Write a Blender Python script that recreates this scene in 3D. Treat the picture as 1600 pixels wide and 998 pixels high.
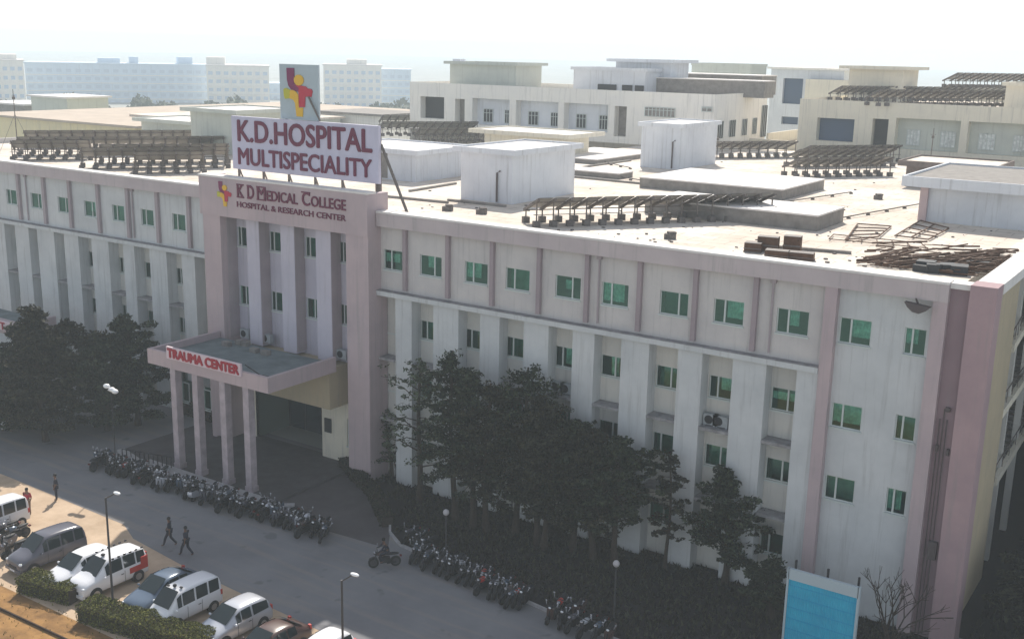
import bpy, math, random
from mathutils import Vector, Matrix
random.seed(7)
PI = math.pi
for o in list(bpy.data.objects): bpy.data.objects.remove(o)
C = bpy.context.scene.collection
scene = bpy.context.scene

# ------------------------------------------------------------------ camera
FPX, YAW, PITCH, ROLL = 1729.06, -0.587310412, -0.238212237, 0.0209704719
CP = Vector((72.1167, -52.3380, 27.4871))
_f = Vector((math.sin(YAW)*math.cos(PITCH), math.cos(YAW)*math.cos(PITCH), math.sin(PITCH)))
_r = Vector((math.cos(YAW), -math.sin(YAW), 0)); _u = _r.cross(_f)
RT = _r*math.cos(ROLL) + _u*math.sin(ROLL); UP = -_r*math.sin(ROLL) + _u*math.cos(ROLL)
cam = bpy.data.cameras.new('camera'); co = bpy.data.objects.new('camera', cam); C.objects.link(co)
co.matrix_world = Matrix(((RT.x, UP.x, -_f.x, CP.x), (RT.y, UP.y, -_f.y, CP.y), (RT.z, UP.z, -_f.z, CP.z), (0, 0, 0, 1)))
cam.sensor_width = 36; cam.lens = FPX/1600*36; cam.clip_start = 0.5; cam.clip_end = 6000
scene.camera = co

# ------------------------------------------------------------------ light
SUN = Vector((-0.53, 0.875, 1.0)).normalized()
elev = math.asin(SUN.z); az = math.atan2(SUN.x, SUN.y)
w = bpy.data.worlds.new('World'); scene.world = w; w.use_nodes = True
nt = w.node_tree; bgn = nt.nodes['Background']
sky = nt.nodes.new('ShaderNodeTexSky'); sky.sky_type = 'NISHITA'; sky.sun_disc = False
sky.sun_elevation = elev; sky.sun_rotation = az
sky.air_density = 1.0; sky.dust_density = 0.6; sky.ozone_density = 1.5
hs = nt.nodes.new('ShaderNodeHueSaturation'); hs.inputs['Saturation'].default_value = 0.42
nt.links.new(sky.outputs[0], hs.inputs['Color']); nt.links.new(hs.outputs[0], bgn.inputs[0]); bgn.inputs[1].default_value = 0.14
sl = bpy.data.lights.new('sun', 'SUN'); sl.energy = 5.0; sl.angle = math.radians(0.6); sl.color = (1.0, 0.93, 0.83)
so = bpy.data.objects.new('sun', sl); C.objects.link(so); so.location = (0, 60, 80)
so.rotation_euler = (-SUN).to_track_quat('-Z', 'Y').to_euler()
scene.view_settings.view_transform = 'Standard'; scene.view_settings.look = 'None'
scene.view_settings.gamma = 1; scene.view_settings.exposure = 0.28
scene.view_settings.use_curve_mapping = False
scene.cycles.max_bounces = 6; scene.cycles.volume_bounces = 1; scene.cycles.transparent_max_bounces = 8

# ------------------------------------------------------------------ helpers
def ray(px, py): return RT*((px-800)/FPX) + UP*((499-py)/FPX) + _f
def at(px, py, z=0.0):
    d = ray(px, py); return CP + d*((z-CP.z)/d.z)
def aty(px, py, y=0.0):
    d = ray(px, py); return CP + d*((y-CP.y)/d.y)
def atx(px, py, x=0.0):
    d = ray(px, py); return CP + d*((x-CP.x)/d.x)

def mat(name, col, rough=0.8, var=0.0, scale=2.0, col2=None, bump=0.0, metal=0.0, spec=0.3, streak=0.0, detail=6):
    m = bpy.data.materials.new(name); m.use_nodes = True; n = m.node_tree
    b = n.nodes['Principled BSDF']; b.inputs['Roughness'].default_value = rough
    b.inputs['Metallic'].default_value = metal; b.inputs['Specular IOR Level'].default_value = spec
    c = (*col, 1)
    if var or col2:
        tc = n.nodes.new('ShaderNodeTexCoord'); mp = n.nodes.new('ShaderNodeMapping')
        geo = n.nodes.new('ShaderNodeNewGeometry')
        n.links.new(geo.outputs['Position'], mp.inputs[0])
        nz = n.nodes.new('ShaderNodeTexNoise'); nz.inputs['Scale'].default_value = scale; nz.inputs['Detail'].default_value = detail
        nz.inputs['Roughness'].default_value = 0.65
        n.links.new(mp.outputs[0], nz.inputs[0])
        if streak: mp.inputs['Scale'].default_value = (1, 1, streak)
        rp = n.nodes.new('ShaderNodeValToRGB'); rp.color_ramp.elements[0].position = 0.32; rp.color_ramp.elements[1].position = 0.68
        k2 = col2 if col2 else tuple(x*(1-var) for x in col)
        rp.color_ramp.elements[0].color = (*k2, 1); rp.color_ramp.elements[1].color = c
        n.links.new(nz.outputs[0], rp.inputs[0]); n.links.new(rp.outputs[0], b.inputs['Base Color'])
        if bump:
            bp = n.nodes.new('ShaderNodeBump'); bp.inputs['Strength'].default_value = bump; bp.inputs['Distance'].default_value = 0.05
            n.links.new(nz.outputs[0], bp.inputs['Height']); n.links.new(bp.outputs[0], b.inputs['Normal'])
    else: b.inputs['Base Color'].default_value = c
    return m

def wallmat(name, col, col2, stain=(0.25, 0.25, 0.24)):
    """painted plaster: broad tone drift plus thin vertical rain streaks"""
    m = mat(name, col, 0.85, scale=0.35, col2=col2); n = m.node_tree; b = n.nodes['Principled BSDF']
    src = b.inputs['Base Color'].links[0].from_socket
    geo = n.nodes.new('ShaderNodeNewGeometry'); mp = n.nodes.new('ShaderNodeMapping'); mp.inputs['Scale'].default_value = (3.2, 3.2, 0.16)
    nz = n.nodes.new('ShaderNodeTexNoise'); nz.inputs['Scale'].default_value = 1.0; nz.inputs['Detail'].default_value = 7; nz.inputs['Roughness'].default_value = .7
    n.links.new(geo.outputs['Position'], mp.inputs[0]); n.links.new(mp.outputs[0], nz.inputs[0])
    r = n.nodes.new('ShaderNodeMapRange'); r.inputs[1].default_value = 0.53; r.inputs[2].default_value = 0.74; r.inputs[4].default_value = 0.5
    n.links.new(nz.outputs[0], r.inputs[0])
    mx = n.nodes.new('ShaderNodeMixRGB'); mx.inputs[2].default_value = (*stain, 1)
    n.links.new(r.outputs[0], mx.inputs[0]); n.links.new(src, mx.inputs[1]); n.links.new(mx.outputs[0], b.inputs['Base Color'])
    return m

def tintmat(name, cols, rough=0.8, spec=0.2, trans=0.0):
    """colour picked per face island through a random vertex-free noise of position"""
    m = bpy.data.materials.new(name); m.use_nodes = True; n = m.node_tree; b = n.nodes['Principled BSDF']
    b.inputs['Roughness'].default_value = rough; b.inputs['Specular IOR Level'].default_value = spec
    geo = n.nodes.new('ShaderNodeNewGeometry'); rp = n.nodes.new('ShaderNodeValToRGB')
    e = rp.color_ramp.elements; e[0].color = (*cols[0], 1); e[1].color = (*cols[-1], 1)
    for i, c in enumerate(cols[1:-1]): k = e.new((i+1)/(len(cols)-1)); k.color = (*c, 1)
    n.links.new(geo.outputs['Random Per Island'], rp.inputs[0]); n.links.new(rp.outputs[0], b.inputs['Base Color'])
    return m

def roofmat():
    m = mat('roof_screed', (0.82, 0.77, 0.70), 0.95, scale=0.16, col2=(0.58, 0.50, 0.42), bump=0.2, detail=12); n = m.node_tree; b = n.nodes['Principled BSDF']
    src = b.inputs['Base Color'].links[0].from_socket; geo = n.nodes.new('ShaderNodeNewGeometry')
    nz = n.nodes.new('ShaderNodeTexNoise'); nz.inputs['Scale'].default_value = .9; nz.inputs['Detail'].default_value = 8; nz.inputs['Distortion'].default_value = 1.5
    n.links.new(geo.outputs['Position'], nz.inputs[0]); r = n.nodes.new('ShaderNodeMapRange'); r.inputs[1].default_value = .55; r.inputs[2].default_value = .75; r.inputs[4].default_value = .45
    bk = n.nodes.new('ShaderNodeTexBrick'); bk.inputs['Scale'].default_value = .22; bk.inputs['Mortar Size'].default_value = .006; bk.inputs['Color1'].default_value = (1, 1, 1, 1); bk.inputs['Color2'].default_value = (.88, .86, .84, 1); bk.inputs['Mortar'].default_value = (.45, .4, .36, 1)
    n.links.new(geo.outputs['Position'], bk.inputs[0])
    n.links.new(nz.outputs[0], r.inputs[0]); mx = n.nodes.new('ShaderNodeMixRGB'); mx.inputs[2].default_value = (.30, .24, .19, 1); n.links.new(r.outputs[0], mx.inputs[0]); n.links.new(src, mx.inputs[1])
    m2 = n.nodes.new('ShaderNodeMixRGB'); m2.blend_type = 'MULTIPLY'; m2.inputs[0].default_value = .8; n.links.new(mx.outputs[0], m2.inputs[1]); n.links.new(bk.outputs[0], m2.inputs[2]); n.links.new(m2.outputs[0], b.inputs['Base Color']); return m
def roadmat():
    m = mat('road_concrete', (0.235, 0.235, 0.245), 0.9, scale=0.16, col2=(0.165, 0.165, 0.178), bump=0.15, detail=12); n = m.node_tree; b = n.nodes['Principled BSDF']
    src = b.inputs['Base Color'].links[0].from_socket; geo = n.nodes.new('ShaderNodeNewGeometry'); mp = n.nodes.new('ShaderNodeMapping'); mp.inputs['Scale'].default_value = (.12, 1.6, 1)
    nz = n.nodes.new('ShaderNodeTexNoise'); nz.inputs['Scale'].default_value = .8; nz.inputs['Detail'].default_value = 5; n.links.new(geo.outputs['Position'], mp.inputs[0]); n.links.new(mp.outputs[0], nz.inputs[0])
    r = n.nodes.new('ShaderNodeMapRange'); r.inputs[1].default_value = .5; r.inputs[2].default_value = .72; r.inputs[4].default_value = .55; n.links.new(nz.outputs[0], r.inputs[0])
    mx = n.nodes.new('ShaderNodeMixRGB'); mx.inputs[2].default_value = (.30, .26, .22, 1); n.links.new(r.outputs[0], mx.inputs[0]); n.links.new(src, mx.inputs[1])
    n2 = n.nodes.new('ShaderNodeTexNoise'); n2.inputs['Scale'].default_value = .7; n2.inputs['Detail'].default_value = 2; n.links.new(geo.outputs['Position'], n2.inputs[0]); r2 = n.nodes.new('ShaderNodeMapRange'); r2.inputs[1].default_value = .66; r2.inputs[2].default_value = .72; r2.inputs[4].default_value = .5
    n.links.new(n2.outputs[0], r2.inputs[0]); m3 = n.nodes.new('ShaderNodeMixRGB'); m3.inputs[2].default_value = (.09, .09, .10, 1); n.links.new(r2.outputs[0], m3.inputs[0]); n.links.new(mx.outputs[0], m3.inputs[1]); n.links.new(m3.outputs[0], b.inputs['Base Color']); return m
M = dict(
    white=wallmat('white_plaster', (0.62, 0.59, 0.57), (0.50, 0.48, 0.48)),
    fin=wallmat('pale_blue_white_plaster', (0.63, 0.645, 0.65), (0.51, 0.53, 0.54)),
    recess=wallmat('recess_plaster', (0.64, 0.62, 0.57), (0.54, 0.54, 0.52)),
    lav=wallmat('lavender_plaster', (0.55, 0.52, 0.59), (0.47, 0.45, 0.53)),
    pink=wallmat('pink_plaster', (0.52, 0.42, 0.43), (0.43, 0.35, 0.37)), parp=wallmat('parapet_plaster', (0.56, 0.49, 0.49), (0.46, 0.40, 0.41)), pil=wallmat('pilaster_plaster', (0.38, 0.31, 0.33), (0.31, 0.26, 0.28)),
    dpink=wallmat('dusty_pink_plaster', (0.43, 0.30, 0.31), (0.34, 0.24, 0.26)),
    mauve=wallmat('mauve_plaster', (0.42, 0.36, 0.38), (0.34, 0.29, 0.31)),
    cream=wallmat('cream_plaster', (0.78, 0.73, 0.60), (0.68, 0.64, 0.54)),
    yellow=wallmat('yellow_plaster', (0.48, 0.40, 0.27), (0.40, 0.34, 0.24)),
    boxw=wallmat('rooftop_white_plaster', (0.72, 0.75, 0.79), (0.60, 0.63, 0.68)),
    boxg=wallmat('rooftop_grey_green_plaster', (0.58, 0.61, 0.55), (0.50, 0.53, 0.49)),
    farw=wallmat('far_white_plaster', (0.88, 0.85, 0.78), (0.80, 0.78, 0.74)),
    farb=wallmat('hazed_far_plaster', (0.60, 0.72, 0.84), (0.55, 0.67, 0.80)),  # pale blue is distance haze mixed into the wall colour
    blind2=mat('pale_green_blind', (0.16, 0.32, 0.26), 0.8, 0.5, 1.5),
    lowy=wallmat('pale_yellow_plaster', (0.78, 0.68, 0.42), (0.68, 0.60, 0.40)), tanroof=mat('tan_roof', (0.52, 0.44, 0.36), 0.9, 0.2, .3),
    farwin=mat('hazed_far_window', (0.46, 0.56, 0.68), 0.6),  # faint blue-grey: haze fade put into the window colour
    cope=mat('coping_cement', (0.80, 0.77, 0.74), 0.9, 0.15, 1.2),
    roof=roofmat(),
    slab=mat('cement_slab', (0.30, 0.28, 0.26), 0.9, 0.35, 1.5),
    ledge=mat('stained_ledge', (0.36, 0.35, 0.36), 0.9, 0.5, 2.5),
    kotah=mat('canopy_screed', (0.20, 0.24, 0.25), 0.9, 0.4, 0.9, bump=0.2),
    frame=mat('window_frame_white', (0.55, 0.60, 0.58), 0.5),
    curtain_glint=mat('curtain_glint_cloth', (0.88, 0.92, 0.90), 0.9, 0.5, 3), blind=mat('green_blind', (0.035, 0.10, 0.075), 0.8, 0.4, 2),
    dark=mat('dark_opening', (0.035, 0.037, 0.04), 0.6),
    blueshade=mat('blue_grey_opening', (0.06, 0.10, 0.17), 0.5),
    pipe=mat('pipe_dark', (0.10, 0.08, 0.08), 0.6),
    steel=mat('weathered_steel', (0.19, 0.165, 0.15), 0.65, 0.4, 6),
    rust=mat('rusty_steel', (0.14, 0.075, 0.045), 0.8, 0.5, 5),
    panel=mat('solar_backsheet', (0.42, 0.40, 0.37), 0.55, 0.2, 1),
    concrete=mat('ballast_concrete', (0.20, 0.18, 0.17), 0.95, 0.4, 4),
    letter=mat('crimson_letter', (0.14, 0.014, 0.05), 0.45),
    letter2=mat('red_letter', (0.36, 0.010, 0.03), 0.45),
    board=mat('sign_board_sheet', (0.56, 0.55, 0.68), 0.6, 0.12, 1.2, streak=0.3),
    boardb=mat('logo_board_sheet', (0.44, 0.52, 0.56), 0.6, 0.1, 1.2),
    lred=mat('logo_red', (0.50, 0.03, 0.06), 0.5), lmar=mat('logo_maroon', (0.20, 0.02, 0.09), 0.5),
    lyel=mat('logo_yellow', (0.75, 0.45, 0.03), 0.5), lgrn=mat('logo_lime', (0.50, 0.48, 0.04), 0.5),
    signw=mat('trauma_sign_sheet', (0.70, 0.58, 0.62), 0.6, 0.1, 2),
    road=roadmat(),
    sand=mat('sandy_soil', (0.56, 0.43, 0.31), 0.95, scale=0.5, col2=(0.38, 0.28, 0.19), bump=0.5, detail=12),
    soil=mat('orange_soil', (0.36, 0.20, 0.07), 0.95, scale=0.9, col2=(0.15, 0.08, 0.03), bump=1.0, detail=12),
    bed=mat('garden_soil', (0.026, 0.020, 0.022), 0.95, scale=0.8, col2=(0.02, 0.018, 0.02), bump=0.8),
    field=mat('hazed_far_field', (0.40, 0.40, 0.38), 0.95, scale=0.02, col2=(0.26, 0.28, 0.25), detail=10),  # lightened so the far ground fades out as under thicker haze
    kerb=mat('kerb_stone', (0.44, 0.43, 0.44), 0.9, 0.3, 3),
    bark=mat('bark', (0.06, 0.045, 0.035), 0.95, 0.4, 8),
    leafd=tintmat('dark_leaves', [(0.006, 0.010, 0.006), (0.022, 0.032, 0.016), (0.065, 0.085, 0.045)], 0.75),
    leafm=tintmat('mid_leaves', [(0.025, 0.038, 0.022), (0.055, 0.075, 0.040), (0.12, 0.15, 0.09)], 0.75),
    leafb=tintmat('brown_leaves', [(0.008, 0.007, 0.006), (0.024, 0.024, 0.014), (0.060, 0.062, 0.034)], 0.75),
    hedge=tintmat('hedge_leaves', [(0.035, 0.04, 0.010), (0.09, 0.10, 0.02), (0.20, 0.20, 0.04)], 0.8),
    blue=None,
    paintw=mat('white_car_paint', (0.74, 0.75, 0.78), 0.25, spec=0.6), paintg=mat('grey_car_paint', (0.10, 0.10, 0.125), 0.25, spec=0.7),
    paints=mat('silver_car_paint', (0.50, 0.52, 0.57), 0.25, metal=0.3, spec=0.7), paintb=mat('blue_grey_car_paint', (0.10, 0.14, 0.20), 0.25, metal=0.2, spec=0.7),
    paintr=mat('maroon_car_paint', (0.07, 0.035, 0.03), 0.3, spec=0.7), paintred=mat('red_paint', (0.45, 0.03, 0.02), 0.4),
    glass=mat('car_glass', (0.012, 0.022, 0.025), 0.08, spec=0.5), rubber=mat('tyre_rubber', (0.02, 0.02, 0.02), 0.85),
    trim=mat('black_trim', (0.018, 0.018, 0.022), 0.6), chrome=mat('chrome', (0.3, 0.3, 0.32), 0.2, metal=1.0),
    lamp=mat('headlight_glass', (0.75, 0.77, 0.8), 0.1, spec=0.9), rim=mat('wheel_rim', (0.4, 0.4, 0.42), 0.35, metal=0.8),
    mirror=mat('mirror_glass', (0.45, 0.46, 0.5), 0.2, metal=0.5, spec=0.8), taild=mat('tail_lens', (0.12, 0.01, 0.01), 0.4),
    skin=mat('skin', (0.14, 0.075, 0.05), 0.6), hair=mat('hair', (0.01, 0.009, 0.009), 0.6),
    clothd=mat('dark_cloth', (0.025, 0.028, 0.045), 0.9, 0.3, 9), cloth2=mat('navy_cloth', (0.035, 0.035, 0.06), 0.9, 0.3, 9),
    clothr=mat('red_cloth', (0.35, 0.03, 0.05), 0.9, 0.3, 9), clothw=mat('white_cloth', (0.7, 0.7, 0.72), 0.9, 0.2, 9),
    clothn=mat('brown_cloth', (0.25, 0.16, 0.11), 0.9, 0.3, 9),
    acw=mat('air_conditioner_case', (0.35, 0.38, 0.40), 0.6, 0.2, 4), metalg=mat('galvanised_pole', (0.06, 0.06, 0.065), 0.5, metal=0.3),
    lampw=mat('lamp_head_white', (0.82, 0.84, 0.86), 0.35, spec=0.7),
)
def bluemat():
    m = mat('blue_sheet', (0.03, 0.46, 0.66), 0.5, scale=1.2, col2=(0.02, 0.37, 0.58), spec=0.5); return m
M['blue'] = bluemat()
def glassmat():
    m = bpy.data.materials.new('green_window_glass'); m.use_nodes = True; n = m.node_tree; n.nodes.remove(n.nodes['Principled BSDF'])
    out = n.nodes['Material Output']; tr = n.nodes.new('ShaderNodeBsdfTransparent'); tr.inputs[0].default_value = (0.50, 0.86, 0.74, 1)
    gl = n.nodes.new('ShaderNodeBsdfGlossy'); gl.inputs[0].default_value = (0.42, 0.82, 0.70, 1); gl.inputs['Roughness'].default_value = 0.04
    fr = n.nodes.new('ShaderNodeFresnel'); fr.inputs[0].default_value = 2.0
    mx = n.nodes.new('ShaderNodeMixShader'); n.links.new(fr.outputs[0], mx.inputs[0]); n.links.new(tr.outputs[0], mx.inputs[1]); n.links.new(gl.outputs[0], mx.inputs[2])
    n.links.new(mx.outputs[0], out.inputs[0]); return m
M['wglass'] = glassmat()

class MB:
    def __init__(s): s.v = []; s.f = []; s.mi = []; s.cur = 0
    def quad(s, a, b, c, d):
        n = len(s.v); s.v += [tuple(a), tuple(b), tuple(c), tuple(d)]; s.f.append((n, n+1, n+2, n+3)); s.mi.append(s.cur); return s
    def poly(s, pts):
        n = len(s.v); s.v += [tuple(p) for p in pts]; s.f.append(tuple(range(n, n+len(pts)))); s.mi.append(s.cur); return s
    def box(s, x0, x1, y0, y1, z0, z1, rz=0, piv=None):
        n = len(s.v)
        P = [(x0,y0,z0),(x1,y0,z0),(x1,y1,z0),(x0,y1,z0),(x0,y0,z1),(x1,y0,z1),(x1,y1,z1),(x0,y1,z1)]
        if rz:
            cx, cy = piv if piv else ((x0+x1)/2, (y0+y1)/2); c_, s_ = math.cos(rz), math.sin(rz)
            P = [(cx+(x-cx)*c_-(y-cy)*s_, cy+(x-cx)*s_+(y-cy)*c_, z) for x, y, z in P]
        s.v += P
        for q in ((0,3,2,1),(4,5,6,7),(0,1,5,4),(1,2,6,5),(2,3,7,6),(3,0,4,7)): s.f.append(tuple(n+i for i in q)); s.mi.append(s.cur)
        return s
    def tube(s, pts, r, seg=8, caps=True):
        """tapered tube through pts; r a number or a list"""
        pts = [Vector(p) for p in pts]; R = r if isinstance(r, (list, tuple)) else [r]*len(pts); n0 = len(s.v)
        for i, p in enumerate(pts):
            d = (pts[min(i+1, len(pts)-1)] - pts[max(i-1, 0)]).normalized()
            a = d.cross(Vector((0, 0, 1)) if abs(d.z) < .95 else Vector((1, 0, 0))).normalized(); b = d.cross(a)
            for k in range(seg):
                t = 2*PI*k/seg; s.v.append(tuple(p + (a*math.cos(t)+b*math.sin(t))*R[i]))
        for i in range(len(pts)-1):
            for k in range(seg):
                k2 = (k+1) % seg; s.f.append((n0+i*seg+k, n0+i*seg+k2, n0+(i+1)*seg+k2, n0+(i+1)*seg+k)); s.mi.append(s.cur)
        if caps:
            s.f.append(tuple(n0+k for k in range(seg))[::-1]); s.mi.append(s.cur)
            s.f.append(tuple(n0+(len(pts)-1)*seg+k for k in range(seg))); s.mi.append(s.cur)
        return s
    def ell(s, c, rx, ry, rz, nu=10, nv=6):
        n0 = len(s.v)
        for j in range(nv+1):
            ph = PI*j/nv
            for i in range(nu):
                th = 2*PI*i/nu; s.v.append((c[0]+rx*math.sin(ph)*math.cos(th), c[1]+ry*math.sin(ph)*math.sin(th), c[2]+rz*math.cos(ph)))
        for j in range(nv):
            for i in range(nu):
                i2 = (i+1) % nu; s.f.append((n0+j*nu+i, n0+(j+1)*nu+i, n0+(j+1)*nu+i2, n0+j*nu+i2)); s.mi.append(s.cur)
        return s
    def prism(s, pts, y0, y1):
        """outline pts (x,z) extruded from y0 to y1"""
        n = len(s.v); k = len(pts); s.v += [(x, y0, z) for x, z in pts] + [(x, y1, z) for x, z in pts]
        s.f.append(tuple(range(n, n+k))); s.f.append(tuple(range(n+2*k-1, n+k-1, -1))); s.mi += [s.cur]*2
        for i in range(k): j = (i+1) % k; s.f.append((n+i, n+k+i, n+k+j, n+j)); s.mi.append(s.cur)
        return s
    def bar(s, a, b, t=0.05, h=None):
        """square bar from a to b"""
        a, b = Vector(a), Vector(b); d = (b-a).normalized(); up = Vector((0, 0, 1)) if abs(d.z) < .95 else Vector((1, 0, 0))
        x = d.cross(up).normalized()*t/2; y = d.cross(x).normalized()*(h or t)/2; n = len(s.v)
        for p in (a, b): s.v += [tuple(p-x-y), tuple(p+x-y), tuple(p+x+y), tuple(p-x+y)]
        for q in ((0,1,2,3),(7,6,5,4),(0,4,5,1),(1,5,6,2),(2,6,7,3),(3,7,4,0)): s.f.append(tuple(n+i for i in q)); s.mi.append(s.cur)
        return s

WM = {}
def link(o, wm=None, parent=None):
    C.objects.link(o)
    if parent is not None: o.parent = parent
    WM[o] = wm if wm is not None else (WM[parent] if parent is not None else Matrix.Identity(4))
    return o
def thing(name, label, cat, loc=(0, 0, 0), rz=0, group=None):
    o = bpy.data.objects.new(name, None); o.empty_display_size = 0.3
    o.location = loc; o.rotation_euler = (0, 0, rz); o['label'] = label; o['category'] = cat
    if group: o['group'] = group
    return link(o, Matrix.Translation(Vector(loc)) @ Matrix.Rotation(rz, 4, 'Z'))
def mkmesh(name, mb, mats, smooth=False, inv=None):
    me = bpy.data.meshes.new(name)
    V = [tuple(inv @ Vector(v)) for v in mb.v] if inv is not None else mb.v
    me.from_pydata(V, [], mb.f); me.update()
    for m_ in (mats if isinstance(mats, (list, tuple)) else [mats]): me.materials.append(m_)
    if isinstance(mats, (list, tuple)): me.polygons.foreach_set('material_index', mb.mi)
    if smooth: me.polygons.foreach_set('use_smooth', [True]*len(me.polygons))
    return me
def part(name, mb, m, parent, world=True, smooth=False, label=None):
    """mesh child; with world=True the builder holds world coordinates"""
    me = mkmesh(name, mb, m, smooth, WM[parent].inverted() if world else None)
    o = bpy.data.objects.new(name, me)
    if label: o['label'] = label
    return link(o, None, parent)
def solo(name, mb, m, label, cat, group=None, loc=None, smooth=False, kind=None):
    """a top-level thing that is one mesh, world coordinates, origin at its base"""
    if loc is None:
        xs = [v[0] for v in mb.v]; ys = [v[1] for v in mb.v]; zs = [v[2] for v in mb.v]
        loc = ((min(xs)+max(xs))/2, (min(ys)+max(ys))/2, min(zs))
    me = mkmesh(name, mb, m, smooth, Matrix.Translation(-Vector(loc))); o = bpy.data.objects.new(name, me); o.location = loc
    o['label'] = label; o['category'] = cat
    if group: o['group'] = group
    if kind: o['kind'] = kind
    return link(o, Matrix.Translation(Vector(loc)))
def struct(name, mb, m):
    o = bpy.data.objects.new(name, mkmesh(name, mb, m)); o['kind'] = 'structure'; o['label'] = name.replace('_', ' ') + ' of the place'; return link(o)
def children(o): return [c for c in o.children]
def copy_tree(o, parent=None):
    c = o.copy(); C.objects.link(c)
    if parent: c.parent = parent
    WM[c] = WM[o]
    for ch in children(o): copy_tree(ch, c)
    return c
def inst(name, me, parent, loc=(0, 0, 0), rz=0):
    o = bpy.data.objects.new(name, me); o.location = loc; o.rotation_euler = (0, 0, rz); return link(o, None, parent)
def text_mesh(name, s, x0, x1, z0, z1, y, depth, m, parent, bold=0.0):
    """raised lettering filling the rectangle x0..x1, z0..z1, facing -Y (world coordinates)"""
    cu = bpy.data.curves.new(name, 'FONT'); cu.body = s; cu.size = 1; cu.extrude = 0.05; cu.resolution_u = 4
    to = bpy.data.objects.new(name+'_curve', cu); C.objects.link(to)
    dg = bpy.context.evaluated_depsgraph_get(); me = bpy.data.meshes.new_from_object(to.evaluated_get(dg))
    bpy.data.objects.remove(to)
    xs = [v.co.x for v in me.vertices]; ys = [v.co.y for v in me.vertices]; ax, bx, ay, by = min(xs), max(xs), min(ys), max(ys)
    inv = WM[parent].inverted()
    for v in me.vertices:
        p = Vector((x0+(v.co.x-ax)/(bx-ax)*(x1-x0), y - (v.co.z+0.05)/0.1*depth, z0+(v.co.y-ay)/(by-ay)*(z1-z0))); v.co = inv @ p
    if bold:
        n = len(me.vertices); V = [tuple(v.co) for v in me.vertices]; F = [tuple(p.vertices) for p in me.polygons]; W = list(V); G = list(F)
        for k, (dx, dz) in enumerate(((bold, 0), (bold*.5, bold*.4), (bold*.5, -bold*.4))):
            W += [(x+dx*(z1-z0), y_ - .003*(k+1), z+dz*(z1-z0)) for x, y_, z in V]; G += [tuple(i+n*(k+1) for i in f) for f in F]
        me = bpy.data.meshes.new(name); me.from_pydata(W, [], G); me.update()
    me.materials.clear(); me.materials.append(m)
    o = bpy.data.objects.new(name, me); return link(o, None, parent)

# ------------------------------------------------------------------ ground
g = MB(); g.quad((-2600, -900, -0.03), (2600, -900, -0.03), (2600, 3000, -0.03), (-2600, 3000, -0.03)); struct('ground', g, M['field'])
g = MB(); g.poly([(-60, -14.3, -0.008), (8, -14.4, -0.008), (20, -14.7, -0.008), (22, -15.6, -0.008), (27, -16.2, -0.008), (39, -17.0, -0.008), (66, -19, -0.008), (66, -14, -0.008), (66, 1, -0.008), (-60, 2.5, -0.008)]); struct('road', g, M['road'])
g = MB(); g.poly([(-60, -23.6, -0.014), (66, -23.0, -0.014), (66, -18.0, -0.014), (39, -16.0, -0.014), (26, -14.8, -0.014), (8, -13.9, -0.014), (-60, -13.8, -0.014)]); struct('parking_strip', g, M['sand'])
g = MB(); g.quad((-60, -33, -0.018), (90, -33, -0.018), (90, -23.0, -0.018), (-60, -23.0, -0.018)); struct('soil_verge', g, M['soil'])
# garden bed in front of the right wing, edged with a low kerb
edge = [(23.4, 0.2), (26.5, -0.9), (29.3, -2.6), (31.8, -4.6), (33.3, -6.4), (34.8, -7.3), (41, -8.2), (47, -9.0), (53, -9.6), (60, -10.4), (66, -11)]
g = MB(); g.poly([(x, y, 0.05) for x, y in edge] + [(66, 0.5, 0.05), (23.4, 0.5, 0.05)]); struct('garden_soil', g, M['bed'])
g = MB()
for a, b in zip(edge, edge[1:]): g.bar((*a, 0.06), (*b, 0.06), 0.14, 0.14)
struct('garden_kerb', g, M['kerb'])
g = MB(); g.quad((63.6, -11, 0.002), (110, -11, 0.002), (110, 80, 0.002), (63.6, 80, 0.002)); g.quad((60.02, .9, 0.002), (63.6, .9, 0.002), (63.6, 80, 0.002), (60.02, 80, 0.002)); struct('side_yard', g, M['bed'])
g = MB(); g.poly([(9.5, 1, -.004), (9.5, -6.8, -.004), (13, -8.2, -.004), (25, -8.2, -.004), (30, -8.3, -.004), (34.5, -8.0, -.004), (33, -6, -.004), (31, -3.5, -.004), (27, 1, -.004)]); struct('entrance_drive', g, mat('drive_paving', (0.115, 0.105, 0.11), 0.9, 0.3, .5))
g = MB(); g.box(13.0, 24.9, -7.9, 0.5, 0, 0.16); struct('porch_plinth', g, mat('porch_paving', (0.10, 0.095, 0.10), 0.9, 0.3, 1.2))
g = MB(); g.bar((9.8, -7.2, 0.1), (13.0, -8.0, 0.1), 0.5, 0.2); g.box(13.0, 24.9, -8.4, -7.25, 0.0, 0.21); g.bar((24.9, -8.1, 0.1), (26.2, -7.0, 0.1), 0.5, 0.2); struct('porch_kerb', g, M['kerb'])
g = MB(); a = at(0, 950); b = at(110, 1001); g.bar((a.x-20*(b-a).normalized().x, a.y-20*(b-a).normalized().y, 0.06), (b.x+3, b.y, 0.06), 0.06, 0.10); struct('verge_kerb', g, mat('dark_kerb', (0.05, 0.03, 0.02), 0.9))

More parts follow.
